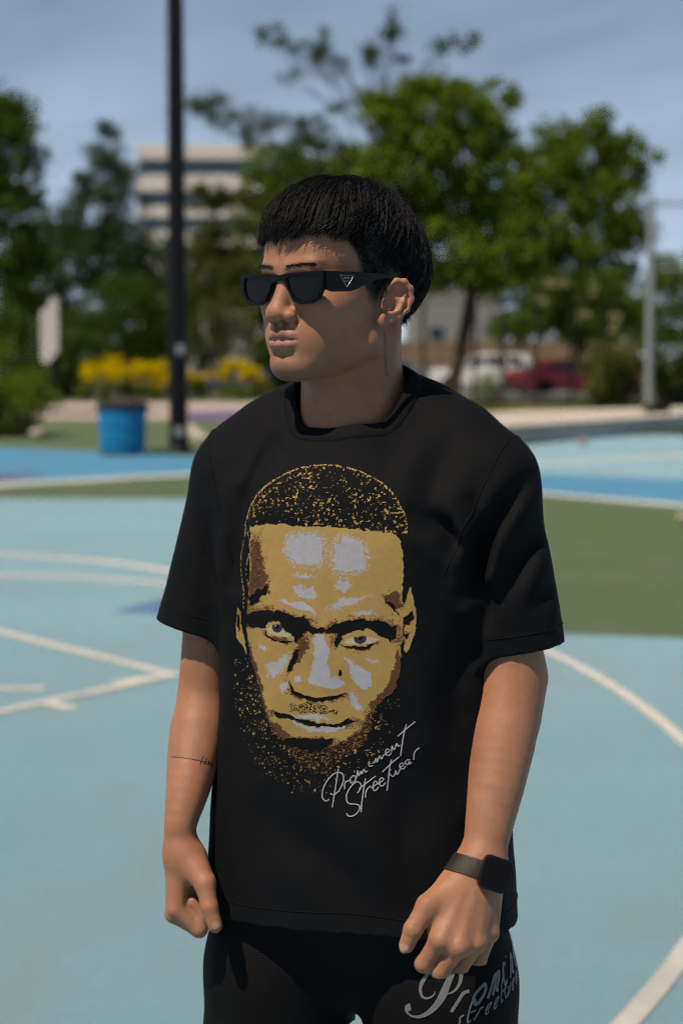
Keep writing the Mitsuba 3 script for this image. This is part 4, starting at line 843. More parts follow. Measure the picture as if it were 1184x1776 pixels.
# collar rib
def collar():
    an = np.linspace(0, 2 * math.pi, 481)[:-1]; u = np.cross(NECK_N, [0, 1, 0]); u /= np.linalg.norm(u); w = np.cross(NECK_N, u)
    dirs = np.cos(an)[:, None] * u + np.sin(an)[:, None] * w
    start = NECK_C + dirs * .0820 + NECK_N * .06
    t = np.zeros(len(an))
    for _ in range(80): t = np.minimum(t + np.clip(shirt_out(start - NECK_N * t[:, None]) * .6, -.004, .01), .2)
    base = start - NECK_N * t[:, None]
    k = np.fft.rfft(base, axis=0); k[9:] = 0; base = np.fft.irfft(k, len(an), axis=0)
    rows = []
    for r, h in ((.0014, -.0050), (.0008, .0014), (-.0050, .0062), (-.0115, .0104), (-.0134, .0110), (-.0146, .0100), (-.0125, .0055), (-.009, -.002), (-.006, -.016)):
        rows.append(base + dirs * r + NECK_N * (h + (.00035 * np.cos(an * 120)[:, None] if .001 < h < .0108 else 0)))
    V = np.concatenate(rows); n, m = len(an), len(rows); i, j = np.meshgrid(np.arange(m - 1), np.arange(n), indexing='ij')
    q = np.stack([i * n + j, i * n + (j + 1) % n, (i + 1) * n + (j + 1) % n, (i + 1) * n + j], -1).reshape(-1, 4)
    return (V, np.vstack([q[:, [0, 1, 2]], q[:, [0, 2, 3]]])), base
cm, cbase = collar()
obj('collar', (t2w(cm[0]), cm[1]), 'cotton', tee, smooth=60)
def surface_ring(c, n, r=.25, k=160, lim=None):
    n = n / np.linalg.norm(n); u = np.cross(n, [0, 1, 0]); u /= np.linalg.norm(u); w = np.cross(n, u); an = np.linspace(0, 2 * math.pi, k + 1)[:-1]
    D = np.cos(an)[:, None] * u + np.sin(an)[:, None] * w; t = np.full(k, .005)
    for _ in range(120): t = np.minimum(t + np.clip(-shirt_out(c + D * t[:, None]) * .5, -.004, .006), r)
    return c + D * (t + .0003)[:, None]
for c, n in ((SLEEVE_L, nL), (SLEEVE_R, nR)):
    R = surface_ring(c - n * .022, n, .085); R = R[(np.linalg.norm(R - (c - n * .022), axis=1) < .078) & (np.abs(R[:, 0]) > .172)]
    i = np.argmax(np.linalg.norm(np.roll(R, -1, 0) - R, axis=1)); R = np.roll(R, -i - 1, 0); obj('stitching', tube(t2w(R), .0007, 4), 'cotton', tee, smooth=True)
for s, S in ((1, SH_L), (-1, SH_R)):
    nn = np.array([.86 * s, -.05, -.30]); cc = S + np.array([-.004 * s, 0, -.050])
    R = surface_ring(cc, nn); R = R[R[:, 2] > 1.255]
    i = np.argmax(np.linalg.norm(np.roll(R, -1, 0) - R, axis=1)); R = np.roll(R, -i - 1, 0)
    obj('seam', tube(t2w(R), .0010, 5), 'cotton', tee, smooth=True)
an = np.linspace(0, 2 * math.pi, 181)[:-1]; D = np.stack([np.cos(an), np.sin(an), an * 0], -1); zh = HEM_Z + .012 * np.sin(.19 * np.cos(an) * 9 + 1) - .035 * .19 * np.cos(an) + .024
o_ = D * .30 + np.stack([an * 0, an * 0 + .005, zh], -1); t_ = march(lambda q: shirt_form(q) + folds(q), o_, -D, 70, .29); obj('stitching', tube(t2w(o_ - D * (t_ - .0003)[:, None]), .0008, 4, closed=True), 'cotton', tee, smooth=True)
R = cbase + 0; obj('seam', tube(t2w(R), .0011, 5, closed=True), 'cotton', tee, smooth=True)

# ---- print: mask grids in the shirt's own plane, laid on its front as flat ink sheets
def inside(poly, X, Y):
    poly = np.asarray(poly, float); r = np.zeros(X.shape, bool); j = len(poly) - 1
    for i in range(len(poly)):
        (xi, yi), (xj, yj) = poly[i], poly[j]
        if yi != yj: r ^= ((yi > Y) != (yj > Y)) & (X < (xj - xi) * (Y - yi) / (yj - yi) + xi)
        j = i
    return r
def ink_mesh(mask, x0, z0, cell, place, longest):
    """rows of a mask as quads; place(x, z) puts flat print points on the cloth"""
    rows, st = np.nonzero(np.diff(np.pad(mask, ((0, 0), (1, 1))).astype(np.int8), axis=1) == 1)
    en = np.nonzero(np.diff(np.pad(mask, ((0, 0), (1, 1))).astype(np.int8), axis=1) == -1)[1]
    R, A, Bq = [], [], []
    k = -(-(en - st) // longest)
    for s in range(int(k.max())):
        w = s < k; a = st[w] + s * longest; R.append(rows[w]); A.append(a); Bq.append(np.minimum(a + longest, en[w]))
    R, A, Bq = map(np.concatenate, (R, A, Bq))
    c = np.stack([np.stack([A, R + 1], -1), np.stack([Bq, R + 1], -1), np.stack([Bq, R], -1), np.stack([A, R], -1)], 1).reshape(-1, 2)
    uq, inv = np.unique(c, axis=0, return_inverse=True); inv = inv.reshape(-1, 4)
    v = place(x0 + uq[:, 0] * cell, z0 - uq[:, 1] * cell)
    return v, np.vstack([inv[:, [0, 1, 2]], inv[:, [0, 2, 3]]])
XS, ZS = 1.05 / 1440.0, 1 / 1515.0                            # photo pixels to metres on the chest
PRINT_X, PRINT_Z = -.0095, float(P(560, 1100, 1.95)[2])
def on_shirt(x, z, lift=.0009):
    o = np.stack([x, np.full_like(x, -.24), z], -1); d = np.tile([0, 1.0, 0], (len(x), 1)); t = march(shirt_out, o, d, 45)
    return t2w(o + d * (t - lift)[:, None])
X, Y = np.meshgrid(np.arange(400, 722, 1.0) + .5, np.arange(800, 1400, 1.0) + .5)      # print grid, one cell per photo pixel
ZX, ZY = (X - 380) * 2.692, (Y - 780) * 2.692                                             # drawing units
def nz(f, s): return meshkit.fbm(np.stack([ZX * f, ZY * f, ZX * 0], -1), 3, s) - .5
def white(s): return meshkit.noise(np.stack([ZX * .33, ZY * .33, ZX * 0], -1), s)
WX, WY = ZX + 34 * nz(.05, 1), ZY + 34 * nz(.05, 2)
def reg(poly, rough=1.0):
    a = rough; return inside(poly, ZX + (WX - ZX) * a, ZY + (WY - ZY) * a)
def soft(poly, s, keep=.5):
    """a region whose ink breaks up towards its edge"""
    poly = np.asarray(poly, float); c = poly.mean(0); core = inside((poly - c) * .86 + c, WX, WY)
    full = inside((poly - c) * 1.12 + c, WX + 20 * nz(.15, s), WY + 20 * nz(.15, s + 1))
    return core & (white(s) > .13) | full & (white(s + 2) > keep)
face = reg([(160, 378), (185, 360), (300, 355), (430, 365), (520, 368), (600, 373), (700, 383), (800, 397), (832, 430), (842, 520), (848, 620), (846, 700), (850, 800), (845, 880), (838, 960), (836, 1060), (812, 1140), (770, 1180), (728, 1240), (704, 1316), (690, 1372), (655, 1416), (610, 1446), (570, 1478), (530, 1524), (470, 1552), (405, 1515), (352, 1450), (330, 1400), (270, 1340), (235, 1270), (212, 1190), (190, 1110), (160, 1030), (137, 960), (130, 880), (140, 800), (150, 700), (160, 600), (162, 500)], .55)
ears = reg([(876, 650), (886, 720), (901, 800), (898, 860), (880, 920), (862, 970), (850, 950), (853, 850), (846, 760), (860, 700)], .3) | reg([(85, 755), (76, 800), (62, 860), (70, 910), (100, 940), (120, 985), (112, 900), (96, 830), (104, 775)], .3)
face &= ~((ZY > 1415) & (white(55) < .30 + .0032 * (ZY - 1415)))
gold = face | ears
brown = np.zeros_like(gold); black = np.zeros_like(gold); pale = np.zeros_like(gold); cream = np.zeros_like(gold); iris = np.zeros_like(gold)
for poly in ([(165, 415), (200, 420), (222, 500), (228, 560), (252, 610), (242, 660), (190, 705), (165, 745), (140, 780), (150, 650), (168, 560), (165, 480)],
             [(400, 880), (440, 870), (448, 930), (420, 960), (388, 1005), (352, 1042), (330, 1064), (372, 985), (392, 930)],
             [(128, 880), (150, 950), (190, 1050), (222, 1150), (240, 1215), (262, 1290), (235, 1280), (200, 1170), (155, 1020)],
             [(765, 690), (800, 672), (842, 690), (846, 745), (824, 765), (790, 742)], [(822, 920), (842, 960), (842, 1060), (818, 1140), (760, 1195), (700, 1258), (688, 1225), (768, 1150), (806, 1060), (820, 980)],
             [(235, 1270), (300, 1300), (352, 1345), (345, 1392), (290, 1358)], [(510, 1412), (580, 1382), (632, 1372), (610, 1402), (540, 1450)], [(430, 880), (460, 872), (440, 905)], [(250, 880), (340, 890), (370, 905), (300, 915)], [(610, 925), (690, 935), (730, 918), (700, 950), (640, 948)]):
    brown |= soft(poly, 41, .62)
for poly, rough in (([(135, 800), (170, 775), (250, 752), (320, 770), (400, 790), (437, 795), (452, 832), (540, 848), (480, 864), (420, 862), (402, 890), (388, 912), (372, 880), (332, 846), (300, 812), (258, 812), (236, 842), (180, 850), (137, 838)], .8),
                    ([(520, 848), (575, 815), (640, 800), (700, 803), (740, 806), (815, 835), (822, 882), (800, 912), (760, 888), (730, 862), (690, 846), (640, 853), (592, 880), (568, 940), (556, 905), (570, 868), (520, 862)], .8),
                    ([(343, 1080), (356, 1108), (372, 1138), (420, 1158), (470, 1172), (540, 1163), (604, 1152), (592, 1166), (540, 1184), (470, 1194), (400, 1174), (358, 1148)], .5),
                    ([(272, 1238), (310, 1243), (350, 1253), (380, 1273), (450, 1290), (520, 1299), (580, 1294), (612, 1268), (646, 1290), (600, 1308), (520, 1315), (440, 1306), (370, 1284), (310, 1270), (278, 1264)], .5),
                    ([(298, 1375), (380, 1363), (470, 1368), (548, 1374), (545, 1396), (510, 1422), (450, 1442), (400, 1427), (338, 1402)], 1),
                    ([(150, 700), (190, 670), (252, 632), (252, 668), (202, 718), (160, 738)], 1), ([(775, 708), (800, 718), (826, 770), (832, 792), (800, 752)], .8),
                    ([(232, 850), (252, 880), (300, 905), (372, 898), (340, 915), (270, 900), (240, 880)], .5), ([(585, 915), (640, 930), (700, 930), (745, 905), (700, 945), (630, 940)], .5),
                    ([(580, 1042), (592, 1050), (588, 1070), (578, 1060)], .3), ([(846, 800), (880, 770), (888, 800), (868, 830), (848, 828)], .4), ([(850, 880), (876, 868), (862, 900)], .3), ([(78, 790), (92, 800), (84, 880), (74, 850)], .3), ([(365, 960), (400, 930), (380, 1010), (340, 1055)], .5)):
    black |= reg(poly, rough); pc_ = np.asarray(poly, float); cc_ = pc_.mean(0)
    brown |= (inside((pc_ - cc_) * 1.16 + cc_, WX, WY) & (white(43) > .45)) | (inside((pc_ - cc_) * 1.32 + cc_, WX, WY) & (white(44) > .72))
black |= reg([(345, 1210), (440, 1196), (520, 1212), (575, 1248), (500, 1254), (430, 1248), (355, 1240)], 1) & (white(61) > .52)
black |= face & (ZX < 215) & (ZY > 380) & (ZY < 660) & (white(63) > .78) & (ZX > 165)
for poly in ([(340, 400), (400, 392), (490, 398), (512, 440), (512, 540), (450, 557), (370, 545), (322, 492), (328, 430)], [(545, 450), (572, 412), (622, 408), (690, 440), (702, 470), (696, 570), (640, 585), (550, 580), (540, 520)],
             [(556, 612), (630, 606), (632, 650), (602, 672), (560, 660)], [(372, 640), (470, 650), (482, 690), (442, 712), (382, 684)], [(520, 742), (600, 694), (722, 685), (652, 722), (562, 757)], [(640, 766), (736, 755), (722, 777), (650, 782)],
             [(240, 1022), (290, 1000), (346, 955), (332, 1030), (282, 1085), (246, 1072)], [(304, 1102), (342, 1096), (342, 1122), (320, 1152)], [(612, 1140), (652, 1160), (668, 1230), (646, 1242), (616, 1190)], [(198, 918), (246, 933), (252, 962), (214, 957)], [(680, 985), (740, 990), (742, 1004), (690, 1000)], [(370, 590), (470, 590), (470, 604), (380, 606)], [(340, 1260), (440, 1250), (560, 1280), (470, 1284)]):
    pale |= soft(poly, 71, .58)
for poly in ([(300, 712), (400, 715), (462, 738), (478, 778), (440, 762), (360, 738)], [(466, 870), (514, 868), (526, 920), (530, 1000), (540, 1070), (592, 1090), (594, 1112), (540, 1132), (480, 1120), (438, 1096), (456, 1020), (470, 960)], [(600, 968), (650, 1010), (717, 1062), (717, 1110), (692, 1142), (652, 1110), (620, 1052)],
             [(345, 1277), (400, 1302), (470, 1314), (560, 1312), (604, 1306), (562, 1327), (500, 1340), (430, 1332), (380, 1307)], [(368, 1076), (400, 1064), (406, 1096), (380, 1102)]):
    pale |= reg(poly, .8)
for poly in ([(248, 847), (266, 829), (300, 822), (332, 832), (362, 855), (377, 878), (332, 885), (282, 874), (256, 863)], [(592, 907), (626, 891), (660, 878), (702, 882), (732, 890), (748, 897), (722, 914), (672, 920), (622, 917)]): cream |= reg(poly, .2)
for cx, cy, r in ((297, 838, 25), (668, 890, 27)):
    dd = np.hypot(ZX - cx, ZY - cy); iris |= (dd < r) & cream; black = black & ~((dd < r) & cream) | ((dd < r * .36) & cream); iris &= ~(dd < r * .36)
    gl = np.hypot(ZX - cx + 9, ZY - cy + 8) < 4; pale |= gl; iris &= ~gl; black &= ~gl
# flecks: cropped hair above, beard below, rim lights round the head
fl = meshkit.noise(np.stack([ZX * .105, ZY * .105, ZX * 0], -1), 81); f2 = meshkit.noise(np.stack([ZX * .21, ZY * .21, ZX * 0], -1), 82); f3 = meshkit.fbm(np.stack([ZX * .012, ZY * .012, ZX * 0], -1), 2, 83)
dome = np.hypot((ZX - 485) / 375, (ZY - 400) / 322)
hairzone = (dome < 1) & (ZY < 400) & ~face
fleck = hairzone & (fl * .5 + f2 * .5 + .30 * (f3 - .5) > .752 - .05 * np.exp(-((ZX - 560) / 190) ** 2))
ang = np.arctan2(ZY - 400, ZX - 485)
fleck |= (np.abs(dome - .985 + .012 * nz(.03, 5)) < .011) & (f2 > .46) & (ZY < 372) | (np.abs(dome - .90) < .02) & (f2 > .66) & (ZX < 440) & (ZY < 300)
lower = np.hypot((ZX - 440) / 400, (ZY - 1120) / 520)
beard = (lower < 1) & (ZY > 1000) & ~face & ((ZX < 470 + 0 * ZY) | (ZY > 1180))
edge = np.hypot((ZX - 450) / 290, (ZY - 1130) / 330)
fleck |= beard & (fl * .42 + f2 * .58 > .742 + .10 * np.maximum(edge - 1, 0) + .03 * (f3 - .5))
fleck |= (np.abs(ZX - (112 + 14 * np.sin(ZY * .02))) < 5) & (ZY > 370) & (ZY < 760) & (f2 > .55) | (np.abs(ZX - (150 + 10 * np.sin(ZY * .03))) < 4) & (ZY > 380) & (ZY < 700) & (f2 > .6)
lowf = np.array([(842, 900), (826, 1060), (790, 1130), (740, 1200), (690, 1260), (655, 1330), (610, 1370), (540, 1400), (450, 1440), (380, 1410), (330, 1370), (280, 1320), (250, 1260), (225, 1180), (190, 1080), (150, 960), (300, 700), (700, 700)])
brown |= face & (ZY > 940) & ~inside(lowf, WX, WY) & (white(45) > .30); black |= face & (ZY > 1180) & ~inside((lowf - [480, 1100]) * 1.03 + [480, 1100], WX, WY) & (white(46) > .46)
dark = black | (face & (white(91) > .985))
pale &= (face | ears); cls = np.where(gold, 1, 0); cls[fleck] = 1; cls[brown & gold] = 2; cls[pale & ~black] = 3; cls[black] = 0; cls[cream & ~black] = 4; cls[iris] = 5; cls[pale & (iris | (np.hypot(ZX - 297, ZY - 838) < 25) | (np.hypot(ZX - 668, ZY - 890) < 27)) & ~black] = 3
INKS = {1: ('gold_ink', (.31, .205, .068)), 2: ('brown_ink', (.078, .032, .011)), 3: ('pale_ink', (.31, .31, .35)), 4: ('cream_ink', (.36, .31, .235)), 5: ('iris_ink', (.028, .019, .034))}
def ink_bump(p, n, uv): return fbm(p.x * 900, p.y * 900, p.z * 900, 2)
for k, (nm, c) in INKS.items():
    def tone(p, n, uv, c=c): return mi.Color3f(c) * (0.90 + 0.2 * fbm(p.x * 160, p.y * 160, p.z * 160, 3))
    scene[nm] = {'type': 'twosided', 'bsdf': {'type': 'principled', 'base_color': proc(tone), 'roughness': 0.62, 'specular': 0.3}}

PX = lambda px: PRINT_X + (px - 560) * XS
PZ = lambda py: PRINT_Z - (py - 1100) * ZS
level = lambda x, z: CAM_H + (z - CAM_H) * (1 - x * math.sin(TYAW) / 1.97)          # the drawing hangs straight on the chest
place = lambda a, b: on_shirt(PX(a), level(PX(a), PZ(b)))
for k, nm, lab in ((1, 'gold_print', 'gold screen print of a bearded man\'s face on the chest'), (2, 'brown_print', None), (3, 'pale_print', None), (4, 'cream_print', None), (5, 'dark_print', None)):
    m = cls == k; v, f = ink_mesh(m, 400.0, 800.0, 1.0, lambda a, b: place(a, 800 - (b - 800)), 10)
    obj(nm, (v, f), INKS[k][0], tee, smooth=True, label=lab, kind='stuff')

# ---- signature script under the print, drawn as pen strokes
SIG = [[(275, 660), (262, 760), (245, 880), (227, 1025)], [(195, 945), (165, 965), (140, 940), (135, 880), (160, 800), (210, 730), (265, 695), (305, 700), (322, 740), (310, 810), (280, 870), (240, 905), (203, 893)],
       [(330, 855), (335, 800), (342, 785), (360, 775), (380, 758)], [(395, 740), (380, 770), (390, 795), (415, 785), (430, 750), (415, 725), (397, 738)], [(435, 750), (450, 700), (455, 727), (475, 685), (481, 712), (500, 665), (510, 690), (530, 678)],
       [(546, 588), (552, 638), (577, 632)], [(590, 610), (605, 575), (610, 602), (635, 545), (645, 567), (662, 548)], [(662, 548), (692, 518), (715, 485), (700, 478), (685, 515), (700, 540), (732, 513)], [(735, 505), (745, 463), (755, 487), (780, 428), (790, 452), (807, 443)],
       [(860, 245), (840, 330), (825, 430), (812, 550)], [(785, 360), (850, 298), (935, 220)],
       [(445, 890), (475, 840), (470, 800), (445, 785), (405, 810), (365, 870), (350, 940), (370, 985), (430, 995), (468, 1012), (465, 1055), (430, 1095), (390, 1108), (358, 1080)], [(515, 755), (500, 860), (490, 960), (485, 1070)], [(460, 850), (520, 800), (600, 735)],
       [(520, 935), (525, 870), (535, 850), (562, 828)], [(568, 850), (600, 820), (615, 795), (600, 785), (580, 830), (590, 870), (627, 838)], [(625, 815), (655, 785), (667, 765), (650, 755), (632, 800), (645, 830), (682, 798)],
       [(735, 580), (715, 680), (705, 780), (695, 880)], [(655, 700), (720, 630), (800, 555)], [(730, 680), (728, 735), (745, 745), (770, 690), (775, 727), (800, 690), (805, 650)], [(800, 660), (826, 645), (832, 620), (815, 620), (803, 660), (820, 677), (847, 648)],
       [(890, 590), (865, 590), (850, 620), (860, 637), (885, 600), (880, 627), (902, 613)], [(920, 590), (925, 540), (932, 510), (950, 490), (967, 475)], [(312, 812), (318, 818)], [(284, 872), (290, 876)]]
def pen(strokes, width, put):
    """flat pen strokes: put(points n x 2) lays drawing points on a surface"""
    out = []
    for s in strokes:
        s = np.asarray(s, float); q = spline(s, max(4, 6 * len(s))) if len(s) > 2 else np.linspace(s[0], s[-1], 6)
        w = width if np.isscalar(width) else width(np.linspace(0, 1, len(q)))
        t = np.gradient(q, axis=0); t /= np.linalg.norm(t, axis=1, keepdims=True) + 1e-9; nn = np.stack([-t[:, 1], t[:, 0]], -1) * np.broadcast_to(np.asarray(w, float), (len(q),))[:, None] / 2
        v = put(np.concatenate([q + nn, q - nn])); n = len(q); i = np.arange(n - 1)
        out.append((v, np.vstack([np.stack([i, i + 1, i + n], -1), np.stack([i + 1, i + n + 1, i + n], -1)])))
    return cat(*out)
sig = pen(SIG, 10.5, lambda q: on_shirt(PX(540 + q[:, 0] / 5.382), level(PX(540 + q[:, 0] / 5.382), PZ(1220 + q[:, 1] / 5.382)), .0014))
obj('signature_print', sig, 'pale_ink', tee, smooth=True, label='thin handwritten pale lettering slanting up beside the beard')

# ================================================================ SHORTS
def shorts(p):
    x, y, z = p[:, 0], p[:, 1], p[:, 2]
    fold = .012 * (meshkit.fbm(np.stack([x * 12 + 4, y * 12, z * 3], -1), 3, 51) - .5)
    d = ellipsoid(p, (0, .012, .93), (.180, .128, .19))
    for s, k in ((1, .004), (-1, .0)):
        q = np.stack([x * s, y, z], -1)
        e = chain(q, [np.array((.082, .008, .90)), np.array((.102 + k * .5, .0, .74)), np.array((.107 + k, -.004, .58))], [.086, .092, .098], .02)
        flat = smax(e, (float(P(470, 1868, 1.95)[2]) if s < 0 else float(P(740, 1900, 1.95)[2])) + .012 * np.sin(np.arctan2(y, q[:, 0] - .1) * 2 + 1) - z, .004)
        d = smin(d, flat, .03)
    d = smax(d, z - 1.0, .01)
    zc = float(P(588, 1772, 1.99)[2]); d = smin(d, capsule(p * [1, .8, 1], (0, .0, .90), (0, .0, zc + .045), .060, .045), .04)
    return d + fold
hv2, hf2 = surfnet(shorts, (-.26, -.20, .60), (.26, .20, 1.03), .004)
def mesh_cloth(p, n, uv):
    s = 330.0; a = p.x * s + p.z * s * .5; b = p.z * s
    return dr.sqrt(dr.square(a - dr.floor(a) - .5) + dr.square(b - dr.floor(b) - .5))
scene['mesh_cloth'] = {'type': 'twosided', 'bsdf': {'type': 'bumpmap', 'arbitrary': proc(mesh_cloth, 3e-4), 'scale': 0.0009, 'bsdf': {'type': 'principled', 'base_color': {'type': 'rgb', 'value': [.0042, .0043, .005]}, 'roughness': .7, 'specular': .10, 'sheen': .06}}}
sho = obj('shorts', (t2w(hv2), hf2), 'mesh_cloth', person, smooth=True)
def on_shorts(u, z, lift=.0012):
    """print laid round his left leg: u runs along the girth from the front middle of the leg"""
    c = np.array([.112, .0, 0]); a = u / .093; D = np.stack([np.sin(a), -np.cos(a), a * 0], -1); o = np.stack([c[0] + D[:, 0] * .2, c[1] + D[:, 1] * .2, z], -1)
    t = march(shorts, o, -D, 60, .18); return t2w(o - D * (t - lift)[:, None])
LOGO_Z = float(P(760, 1776, 1.95)[2])
GU = lambda x: -.024 + (x - 350) / 3.947 / 1540
GZ = lambda y: LOGO_Z + (1375 - y) / 3.947 / 1540
put = lambda q: on_shorts(GU(q[:, 0]), GZ(q[:, 1]))
def var(a, b, c): return lambda t: np.interp(t, [0, .5, 1], [a, b, c])
parts_ = [pen([[(690, 1020), (650, 1090), (600, 1200), (530, 1290), (450, 1338), (385, 1335), (356, 1300), (372, 1275)]], lambda t: np.interp(t, [0, .3, .6, .85, 1], [40, 56, 34, 14, 20]), put),
          pen([[(392, 1272), (372, 1285), (378, 1310)]], 42, put),
          pen([[(560, 1150), (520, 1196), (480, 1196), (456, 1150), (470, 1085), (520, 1020), (600, 975), (680, 970), (735, 1000), (748, 1050), (720, 1120), (670, 1158), (635, 1162)]], lambda t: np.interp(t, [0, .15, .3, .5, .75, .9, 1], [8, 18, 30, 18, 34, 18, 8]), put)]
GLYPH = {'r': [[(.0, 0), (.25, 1)], [(.18, .7), (.35, .95), (.55, .92)]], 'o': [[(.5, .95), (.15, .75), (.05, .3), (.2, .03), (.5, .2), (.62, .65), (.5, .95)]],
         'm': [[(.0, 0), (.22, 1)], [(.16, .7), (.42, .98), (.40, .5), (.3, 0)], [(.42, .7), (.68, .98), (.68, .5), (.6, .1), (.75, .05)]], 'i': [[(.15, .95), (.02, .2), (.12, 0), (.3, .15)], [(.26, 1.25), (.28, 1.32)]],
         'n': [[(.0, 0), (.22, 1)], [(.16, .7), (.42, .98), (.42, .5), (.36, .1), (.55, .05)]], 'e': [[(.05, .5), (.4, .65), (.42, .92), (.2, .9), (.02, .4), (.15, .03), (.45, .15)]], 't': [[(.35, 1.5), (.1, .2), (.2, 0), (.4, .15)], [(.02, 1.0), (.5, 1.02)]],
         's': [[(.45, .95), (.25, .9), (.22, .65), (.35, .4), (.28, .08), (.0, .05)]], 'w': [[(.05, .95), (.02, .2), (.15, .02), (.38, .4), (.42, .9)], [(.38, .4), (.45, .03), (.65, .3), (.72, .95)]], 'a': [[(.5, .85), (.2, .9), (.02, .4), (.12, .03), (.35, .3), (.5, .9)], [(.5, .9), (.45, .15), (.6, .05)]]}
def word(w, x, y, dx, dy, h, lean, width):
    st = []
    for ch in w:
        for s in GLYPH[ch]:
            q = np.asarray(s, float); st.append(np.stack([x + q[:, 0] * h * 1.2 + q[:, 1] * h * lean, y + q[:, 0] * h * 1.2 * dy / dx - q[:, 1] * h], -1))
        adv = h * 2.35 * (.62 if ch == 'm' else .56 if ch in 'w' else .36 if ch in 'it' else .46); x += adv; y += adv * dy / dx
    return pen(st, width, put)
parts_ += [word('rominent', 672, 1290, 1.0, -.24, 128, .42, 23), word('streetwear', 690, 1398, 1.0, -.28, 74, .46, 12)]
lg = cat(*parts_)
def logo_tone(p, n, uv): return mix((.105, .115, .122), (.145, .155, .162), noise(p.x * 120, p.y * 120, p.z * 120))
scene['logo_ink'] = {'type': 'twosided', 'bsdf': {'type': 'principled', 'base_color': proc(logo_tone), 'roughness': .5, 'specular': .4}}
obj('lettering_print', lg, 'logo_ink', sho, smooth=True, label='grey brush script lettering running up the left leg of the shorts')

# ================================================================ TATTOOS (ink lying on the skin)
scene['tattoo_ink'] = {'type': 'twosided', 'bsdf': {'type': 'principled', 'base_color': {'type': 'rgb', 'value': [.022, .015, .012]}, 'roughness': .6}}
body_key = f'{person}__body'
def on_skin(f, o, d, lift=.0005, far=.4):
    t = march(f, o, d, 60, far); return o + d * (t - lift)[:, None]
def arm_put(q):
    o = np.stack([P(a, b, 1.90) for a, b in q]); d = o - [0, 0, CAM_H]; d /= np.linalg.norm(d, axis=1, keepdims=True); return on_skin(right_arm, o, d)
HAR = [[(296, 1313), (320, 1315), (345, 1319.5)], [(352, 1312), (347, 1327)], [(358, 1315), (353, 1328)], [(345, 1320), (356, 1322)], [(360, 1321), (357, 1325), (361, 1326), (362, 1321), (362.5, 1327)], [(364, 1322), (363, 1328)], [(364, 1325), (367, 1323)], [(368, 1325), (366, 1331)], [(367, 1328), (371, 1326)]]
obj('tattoo', pen(HAR, 1.5, arm_put), 'tattoo_ink', body_key, label='thin dark line and small script across the forearm')
obj('tattoo', pen([[(358, 1108), (362, 1114), (358, 1116)], [(384, 1110), (390, 1113), (386, 1118), (383, 1113)]], 2, arm_put), 'tattoo_ink', body_key, label='small faint marks just below the sleeve')
rg = np.random.default_rng(4); nk = []
for i, yy in enumerate(np.linspace(572, 652, 17)):
    x0 = 674 + 5 * ((yy - 566) / 94) ** 2; nk.append([(x0 - rg.uniform(.8, 2.6), yy), (x0 + rg.uniform(.2, 1.8), yy + rg.uniform(.4, 1.6)), (x0 + rg.uniform(-2.0, 1.4), yy + 2.6)])
def neck_put(q):
    o = np.stack([P(a, b, 1.85) for a, b in q]); d = np.tile([0, 1.0, 0], (len(q), 1)); return on_skin(lambda w: head(w2h(w)), o, d)
obj('tattoo', pen(nk, .9, neck_put), 'tattoo_ink', body_key, label='vertical line of tiny lettering down the side of the neck')

# ================================================================ SUNGLASSES
glasses = thing('sunglasses', 'black angular sunglasses with wide temples and a small silver triangle, worn on his face', 'sunglasses')
from shapely.geometry import Polygon
GY = -.0895                                              # front plane in the head frame
half = [(0, .0120), (.010, .0140), (.040, .0152), (.0680, .0153), (.0692, .0130), (.0682, -.0050), (.0622, -.0150), (.0510, -.0205), (.0330, -.0210), (.0220, -.0165), (.0160, -.0070), (.0105, .0030), (.0050, .0058), (0, .0060)]
outl = Polygon(half + [(-a, b) for a, b in half[::-1]]).buffer(0)
lensh = [(.0130, .0080), (.0200, .0100), (.0420, .0104), (.0580, .0100), (.0604, .0060), (.0594, -.0045), (.0545, -.0120), (.0470, -.0155), (.0340, -.0158), (.0250, -.0120), (.0185, -.0040)]
lensL = Polygon(lensh).buffer(.0012).buffer(-.0006); lensR = Polygon([(-a, b) for a, b in lensh]).buffer(.0012).buffer(-.0006)
def wrap(v):
    v = v.copy(); v[:, 1] += .9 * np.maximum(np.abs(v[:, 0]) - .012, 0) ** 2 + .10 * np.minimum(np.abs(v[:, 0]), .012); v[:, 2] += 0; return v
AX = [(1, 0, 0), (0, 0, 1), (0, 1, 0)]
def sheet(pg, d0, d1, cham=0.0):
    m = [extrude(pg, d0, d1, AX)]
    v, f = m[0]; t = trimesh.Trimesh(v, f, process=True).subdivide_to_size(.010); return wrap(np.array(t.vertices)), np.array(t.faces)
frame = cat(sheet(outl.difference(lensL).difference(lensR), GY, GY + .0042), sheet(outl.buffer(-.0010).difference(lensL.buffer(.0010)).difference(lensR.buffer(.0010)), GY - .0009, GY))
scene['acetate'] = {'type': 'twosided', 'bsdf': {'type': 'principled', 'base_color': {'type': 'rgb', 'value': [.003, .003, .0032]}, 'roughness': .22, 'specular': .16}}
scene['dark_lens'] = {'type': 'twosided', 'bsdf': {'type': 'principled', 'base_color': {'type': 'rgb', 'value': [.0045, .004, .004]}, 'roughness': .06, 'specular': .13}}
scene['silver'] = {'type': 'twosided', 'bsdf': {'type': 'principled', 'base_color': {'type': 'rgb', 'value': [.4, .4, .41]}, 'roughness': .25, 'metallic': 1.0}}
obj('frame', (h2w(frame[0]), frame[1]), 'acetate', glasses, smooth=30)
for L in (lensL, lensR):
    v, f = sheet(L, GY + .0016, GY + .0030); obj('lens', (h2w(v), f), 'dark_lens', glasses, smooth=30)
